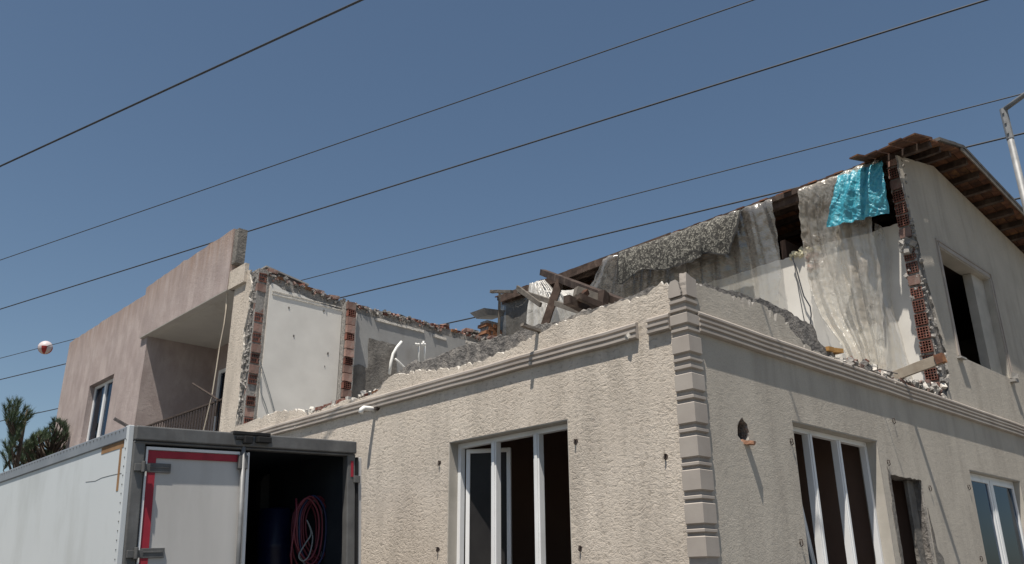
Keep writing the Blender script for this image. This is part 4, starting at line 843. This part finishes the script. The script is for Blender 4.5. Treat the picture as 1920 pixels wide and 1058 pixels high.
m = MB(); m.box((DX - .2, -.06, TZ - .02), (DX + .18, .02, TZ + .014)); m.box((DX - .1, -.09, TZ - .1), (DX - .02, -.036, TZ - .03)); m.box((DX + .03, -.1, TZ - .085), (DX + .17, -.036, TZ - .03)); m.box((DX - .17, -.06, TZ - .065), (DX + .0, -.036, TZ - .035)); m.part('latch_bracket', 'black', truck, bevel=.006)
for px, py in ((258, 874), (238, 1037)):
    x, z = TP(px, py, -.03); z += TZ; m = MB(); m.box((.05, -.045, z - .04), (.18, -.02, z + .02)); m.box((.16, .002, z - .045), (.38, .019, z + .035)); m.box((.19, -.003, z - .005), (.36, .002, z + .01)); m.tube([(.12, -.05, z - .05), (.12, -.05, z + .04)], .018, 8); m.part('door_hinge', 'truck_frame', door, bevel=.004)
# right door swung right round against the side
rd = MB(); rd.box((TW + .03, -.02, ZB), (TW + .075, 1.1, TZ - .16)); rd = rd.part('rear_door', 'truck_door', truck, bevel=.006, label='right rear door swung open flat along the side')
m = MB(); m.box((TW + .005, -.03, ZB), (TW + .028, .06, TZ - .16)); m.part('door_seal', 'black', rd)
for zz in (TZ - .42, TZ - 1.35): m = MB(); m.box((TW - .03, -.05, zz), (TW + .04, -.021, zz + .07)); m.part('door_hinge', 'truck_frame', rd, bevel=.004)
m = MB(); m.box((TW - .06, -.024, TZ - .36), (TW - .03, -.0205, TZ - .2)); m.part('reflector', 'seal', truck)
# lining
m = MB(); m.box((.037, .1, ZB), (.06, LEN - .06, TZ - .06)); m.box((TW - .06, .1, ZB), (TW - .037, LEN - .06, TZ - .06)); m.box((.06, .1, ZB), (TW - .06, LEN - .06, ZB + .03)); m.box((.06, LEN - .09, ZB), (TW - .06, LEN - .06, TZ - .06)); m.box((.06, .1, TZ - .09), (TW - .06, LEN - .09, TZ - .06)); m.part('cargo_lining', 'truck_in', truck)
m = MB()
def SP(px, py):   # on the truck's left side
    r = ray(px, py); t = ((TA - EYE) @ rt - .004) / (r @ rt); p = EYE + r * t - TA; return float(p @ fw), float(p @ up) + TZ
a = SP(232, 830); b = SP(190, 846); c = SP(218, 921)
m.box((-.003, min(a[0], .3), TZ - .17), (0, b[0], TZ - .112)); m.box((-.003, c[0] - .03, c[1]), (0, c[0] + .012, TZ - .17)); m.part('tape_mark', 'tape', truck)
pts = [SP(*q) for q in ((160, 904), (178, 902), (190, 896), (205, 892), (218, 889), (236, 886))]
m = MB(); m.tube([(-.001, q[0], q[1]) for q in pts], .0018, 4); m.part('scratch', 'truck_frame', truck)
m = MB()
for k in range(60):
    m.box((-.02, .1 + k * .085, TZ - .03), (-.0149, .11 + k * .085, TZ - .02))
for k in range(24): m.box((-.0165, .03, TZ - .12 - k * .075), (-.0119, .04, TZ - .11 - k * .075))
m.part('rivets', 'truck_frame', truck, kind='stuff')
# chassis, wheels, cab
m = MB(); m.box((.5, .1, .65), (.62, 6.8, .85)); m.box((TW - .62, .1, .65), (TW - .5, 6.8, .85)); m.box((.1, .6, .85), (TW - .1, .8, ZB)); m.box((.1, 3.6, .85), (TW - .1, 3.8, ZB)); m.part('chassis', 'truck_frame', truck)
for x in (.22, TW - .22):
    for y in (1.3, 6.0):
        m = MB(); n = 24; vs = []; rr = .42
        for dx, r_ in ((-.12, rr * .55), (-.12, rr * .96), (-.09, rr), (.09, rr), (.12, rr * .96), (.12, rr * .55)):
            vs += [(x + dx, y + r_ * math.cos(2 * math.pi * k / n), .42 + r_ * math.sin(2 * math.pi * k / n)) for k in range(n)]
        m.add(vs, [(j * n + k, j * n + (k + 1) % n, (j + 1) * n + (k + 1) % n, (j + 1) * n + k) for j in range(5) for k in range(n)] + [tuple(range(n))[::-1], tuple(5 * n + k for k in range(n))]); m.part('wheel', 'tyre', truck)
        m = MB(); m.tube([(x - .125, y, .42), (x + .125, y, .42)], .2, 16); m.part('rim', 'steel', truck)
m = MB(); cabp = [(5.3, .6), (5.3, 2.35), (5.6, 2.5), (6.5, 2.45), (6.95, 1.6), (7.15, 1.45), (7.2, .6)]; m.prism('x', cabp, .12, TW - .12, mf=0, ms=0); m.part('cab', 'truck_white', truck, bevel=.04)
m = MB(); m.prism('x', [(5.65, 1.6), (5.65, 2.25), (6.4, 2.25), (6.78, 1.6)], .112, .118, mf=0, ms=0); m.prism('x', [(5.65, 1.6), (5.65, 2.25), (6.4, 2.25), (6.78, 1.6)], TW - .118, TW - .112, mf=0, ms=0); m.part('side_window', 'black', truck)
m = MB(); m.beam((TW / 2, 6.57, 2.36), (TW / 2, 6.95, 1.68), TW - .5, .03, up=(0, 1, .5)); m.part('windscreen', 'black', truck)
TMM = truck.matrix_world.copy()
def tthing(m, name, mats, label, cat, group=None, smooth=False):
    a = np.array(m.v); b = Vector(((a[:, 0].min() + a[:, 0].max()) / 2, (a[:, 1].min() + a[:, 1].max()) / 2, a[:, 2].min())); m.v = [tuple(Vector(p) - b) for p in m.v]
    o = bpy.data.objects.new(name, m.mesh(name, [mats] if isinstance(mats, str) else mats, smooth)); COL.objects.link(o); o.matrix_world = TMM @ Matrix.Translation(b); tag(o, label, cat, group); return o
def TQ(px, py, y): a = TP(px, py, y); return (a[0], y, a[1] + TZ)
def loopm(pxs, y0, r, dy=.0):
    P = [Vector(TQ(a, b, y0 + dy * i / len(pxs))) for i, (a, b) in enumerate(pxs)]; out = []; n = len(P)
    for i in range(n):
        p0, p1, p2, p3 = P[i - 1], P[i], P[(i + 1) % n], P[(i + 2) % n]
        for k in range(6):
            f = k / 6; out.append(.5 * ((2 * p1) + (p2 - p0) * f + (2 * p0 - 5 * p1 + 4 * p2 - p3) * f * f + (-p0 + 3 * p1 - 3 * p2 + p3) * f ** 3))
    return out
m = MB(); YH = .34
for i, (xl_, xr, yt, yb, mi) in enumerate(((553, 598, 934, 1050, 0), (558, 604, 931, 1058, 0), (563, 611, 930, 1062, 1), (566, 616, 932, 1055, 0), (570, 621, 931, 1048, 0), (560, 607, 936, 1068, 2), (575, 613, 934, 1043, 0), (549, 593, 938, 1072, 0), (556, 619, 935, 1064, 0))):
    mx = (xl_ + xr) / 2
    m.tube(loopm([(mx, yt), (xr - 4, yt + 22), (xr, (yt + yb) / 2), (xr - 7, yb - 18), (mx, yb), (xl_ + 3, yb - 25), (xl_ - 2, (yt + yb) / 2), (xl_ + 2, yt + 25)], YH + i * .03, 0, .02), .011, 7, mi, closed=True)
m.tube([TQ(*q) for q in ((555, 935, .33), (556, 960, .32), (552, 990, .31), (548, 1015, .31), (545, 1040, .31), (547, 1070, .31))], .011, 7, 0)
m.tube(loopm([(575, 975), (583, 1000), (572, 1020), (560, 1042), (568, 1052), (580, 1040), (586, 1005)], .3, 0), .007, 6, 2, closed=True)
tthing(m, 'hose_coil', ['hose_red', 'hose_blue', 'hose_grey'], 'coil of red, blue and grey hoses hanging inside the open right side of the truck', 'hose', smooth=True)
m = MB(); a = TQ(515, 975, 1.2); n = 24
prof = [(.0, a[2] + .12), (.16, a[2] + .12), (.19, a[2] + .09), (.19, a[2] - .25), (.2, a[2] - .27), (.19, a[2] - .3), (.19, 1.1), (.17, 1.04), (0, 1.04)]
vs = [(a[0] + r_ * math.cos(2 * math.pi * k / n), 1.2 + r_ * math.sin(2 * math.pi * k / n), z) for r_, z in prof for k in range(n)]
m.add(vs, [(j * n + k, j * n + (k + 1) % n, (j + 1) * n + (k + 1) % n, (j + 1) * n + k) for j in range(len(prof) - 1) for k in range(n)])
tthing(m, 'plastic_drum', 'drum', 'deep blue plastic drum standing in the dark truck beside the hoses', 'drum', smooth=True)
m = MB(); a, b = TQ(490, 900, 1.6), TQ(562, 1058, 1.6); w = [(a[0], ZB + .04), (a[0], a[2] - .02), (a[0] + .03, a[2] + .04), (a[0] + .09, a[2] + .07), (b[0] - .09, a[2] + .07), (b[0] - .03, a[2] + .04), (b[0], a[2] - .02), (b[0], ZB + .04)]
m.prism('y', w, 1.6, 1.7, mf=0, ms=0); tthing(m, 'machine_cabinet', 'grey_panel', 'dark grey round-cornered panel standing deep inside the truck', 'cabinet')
# rod behind the truck's roof edge
m = MB(); m.tube([TQ(214, 785, 1.5), TQ(240, 800, 1.5)], .018, 8); o = tthing(m, 'iron_rod', 'rebar', 'short dark iron rod sticking up over the truck roof edge', 'rod')

# ------------------------------------------------------------------ street lamp
lp = Vector(AT(1881, 205, 15.5)); base = Vector((lp.x, lp.y, 0)); 
lamp = root('street_lamp', 'galvanised steel street lamp with its arm bent right, behind the gable', 'street lamp', HM @ Matrix.Translation(base))
h = lp.z
m = MB(); m.tube([(0, 0, 0), (0, 0, 1), (0, 0, h * .5), (0, 0, h - .55)], lambda t: .105 - .05 * t, 12); m.part('pole', 'steel', lamp, smooth=True)
m = MB(); m.tube([(0, 0, h - .6), (0, 0, h)], .062, 10); 
for zz in (h - .1, h - .3, h - .5): m.beam((-.08, 0, zz), (.08, 0, zz), .03, .03)
m.part('pole_collar', 'steel', lamp)
tip = Vector(AT(1925, 173, 15.2)); q = Vector(AT(1881, 203, 15.5)); dv = tip - q
m = MB(); m.tube([(0, 0, h), tuple(dv), tuple(dv * 2.4)][:0] + [(0, 0, h - .02), (dv.x, dv.y, h + dv.z), (dv.x * 2.6, dv.y * 2.6, h + dv.z * 1.9)], .045, 10); m.part('arm', 'steel', lamp, smooth=True)
m = MB(); e_ = Vector((dv.x * 2.6, dv.y * 2.6, h + dv.z * 1.9)); d_ = Vector((dv.x, dv.y, 0)).normalized(); m.beam(e_ - d_ * .05, e_ + d_ * .6, .24, .09); m.part('lamp_head', 'steel', lamp, bevel=.03)
m = MB(); m.tube([(0, 0, 0), (0, 0, .04)], .2, 16); m.part('base_plate', 'steel', lamp)

# ------------------------------------------------------------------ overhead lines: level conductors along one bearing, each at its own height
_w = ray(-1850, 1125); WD = np.array([_w[0], _w[1], 0]); WD /= np.linalg.norm(WD)
def conductor(p0, p1, h, wpx, label, ball=None):
    # plane through the eye and the pixel line; conductor is level at height h in that plane
    pts = []
    for px, py in (p0, p1):
        r = ray(px, py); t = (h - 1.6) / r[2]; pts.append(EYE + r * t)
    a, b = pts; d = b - a; L = np.linalg.norm(d); d /= L
    near = min(np.linalg.norm(a - EYE), np.linalg.norm(b - EYE)); mid = EYE + ray((p0[0] + p1[0]) / 2, (p0[1] + p1[1]) / 2) * ((h - 1.6) / ray((p0[0] + p1[0]) / 2, (p0[1] + p1[1]) / 2)[2])
    rad = wpx * np.linalg.norm(mid - EYE) / F_ / 2
    P = [a + d * s for s in np.linspace(-60, L + 60, 60)]; P = [Vector(toH(p)) for p in P]
    m = MB(); m.tube(P, rad, 6)
    return m, label, a, d, rad
LINES = [((0, 312), (678, 0), 9.0, 3.8, 'thickest overhead line, highest at the upper left of the sky'),
         ((0, 488), (1413, 0), 17.0, 2.0, 'thin overhead line second from the top'),
         ((0, 580), (1850, 0), 13.5, 3.0, 'dark overhead line passing just behind the pink parapet end'),
         ((0, 672), (1910, 178), 12.2, 1.8, 'thin overhead line carrying the red and white marker ball'),
         ((0, 712), (1920, 250), 14.0, 2.7, 'dark overhead line skimming just above the carpet and ridge'),
         ((0, 790), (320, 720), 15.0, 1.6, 'lowest faint line, seen beside the pine top')]
for p0, p1, h, w, lab in LINES:
    m, lab, a, d, rad = conductor(p0, p1, h, w, lab); m.thing('power_line', 'cable', lab, 'power line', 'overhead power lines', smooth=True)
q = Vector(toH(EYE + ray(85, 652) * ((12.2 - 1.6) / ray(85, 652)[2])))
ball = root('marker_ball', 'red and white marker ball strung on an overhead line left of the pink building', 'marker ball', HM @ Matrix.Translation(q))
rb = (q - Vector(toH(EYE))).length * 11 / F_; n = 20; mm = 12
def sph(th0, th1, ph0, ph1, rr):
    m = MB(); a_, b_ = 6, 6; vs = [(rr * math.sin(th0 + (th1 - th0) * i / a_) * math.cos(ph0 + (ph1 - ph0) * j / b_), rr * math.sin(th0 + (th1 - th0) * i / a_) * math.sin(ph0 + (ph1 - ph0) * j / b_), rr * math.cos(th0 + (th1 - th0) * i / a_)) for i in range(a_ + 1) for j in range(b_ + 1)]
    m.add(vs, [(i * (b_ + 1) + j, i * (b_ + 1) + j + 1, (i + 1) * (b_ + 1) + j + 1, (i + 1) * (b_ + 1) + j) for i in range(a_) for j in range(b_)]); return m
for i in range(8):
    for lo, hi in ((0, .48), (.48, 1)):
        c = 'ball_white' if (i + (lo > 0)) % 2 else 'ball_red'
        if lo == 0: c = 'ball_white'
        sph(lo * math.pi, hi * math.pi, i * math.pi / 4, (i + 1) * math.pi / 4, rb).part('ball_panel', c, ball, smooth=True)

# ------------------------------------------------------------------ pines
def pine(cx, cy, h, shoots, name, label):
    """trunk, limbs and a crown of brushy shoots; shoots = [(tip, length, radius)] relative to the tree's foot"""
    r = root(name, label, 'tree', HM @ Matrix.Translation((cx, cy, 0)), 'pines behind the truck')
    m = MB(); m.tube([(0, 0, 0), (.05, 0, h * .5), (0, .03, h * .8), (0, 0, h)], lambda t: .09 * (1 - t) + .02, 8); m.part('trunk', 'bark', r, smooth=True)
    m = MB(); cr = MB()
    for tip, ln, rad, dr in shoots:
        tip = Vector(tip); dr = Vector(dr).normalized(); b0 = tip - dr * ln; j = Vector((0, 0, max(1.0, b0.z - .35 * (abs(b0.x) + abs(b0.y)) - .1)))
        m.tube([j, j.lerp(b0, .6) - Vector((0, 0, .05)), b0, tip - dr * ln * .1], lambda t: .02 * (1 - t) + .006, 5)
        for k in range(int(190 * ln / .5)):
            s_ = R.random(); p = b0 + dr * ln * s_; az = R.uniform(0, 6.283); ax = Vector((math.cos(az), math.sin(az), 0)); v = (dr * R.uniform(.7, 1.3) + ax * R.uniform(.45, .8)).normalized()
            L_ = rad * R.uniform(.8, 1.4); sd = v.cross(Vector((R.random(), R.random(), R.random()))).normalized() * .005
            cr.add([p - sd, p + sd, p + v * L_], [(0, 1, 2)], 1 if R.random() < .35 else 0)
    m.part('limb', 'bark', r); cr.part('crown', ['needle', 'needle_lit'], r)
D1 = 22.
def atp(px, py, d=D1): return Vector(AT(px, py, d))
f = atp(26, 900)
sh = []
for px, py, ax in ((9, 762, -.35), (18, 754, -.15), (27, 752, 0), (35, 752, .1), (37, 756, .15), (48, 764, .35), (57, 770, .6), (60, 778, .8), (22, 775, -.1), (31, 778, .1), (40, 782, .3), (15, 790, -.4), (45, 795, .4), (28, 800, 0), (20, 812, -.2), (36, 812, .3), (8, 830, -.7), (14, 838, -.6), (24, 826, 0), (4, 850, -.8), (33, 840, .5)):
    t = atp(px, py, D1 + R.uniform(-.5, .5)) - Vector((f.x, f.y, 0)); dr = Vector((-.2 * ax, -ax, 0)); dr = Vector(toH(K + np.array([ax, 0, 0]))); dr = Vector((dr.x, dr.y, 1.1)); sh.append((t, R.uniform(.35, .55), .15, dr))
pine(f.x, f.y, atp(27, 765).z, sh, 'pine_tree', 'young pine with upright candle-like top shoots at the left picture edge')
D2 = 25.
f = atp(84, 900, D2); sh = []
for i in range(150):
    px = R.uniform(38, 128); top = np.interp(px, [36, 50, 66, 78, 92, 100, 130], [836, 826, 812, 806, 800, 782, 790]); py = top + abs(R.gauss(0, 26)) ; ax = R.uniform(-.9, .9)
    if 66 < px < 90 and 826 < py < 848 and R.random() < .75: continue
    t = atp(px, py, D2 + R.uniform(-1.2, 1.2)) - Vector((f.x, f.y, 0)); dr = Vector(toH(K + np.array([ax, R.uniform(-.6, .6), 0]))); sh.append((t, R.uniform(.14, .26), .12, (dr.x, dr.y, .9)))
pine(f.x, f.y, atp(84, 815, D2).z, sh, 'pine_tree', 'broader bushy pine half hidden behind the pink building corner')
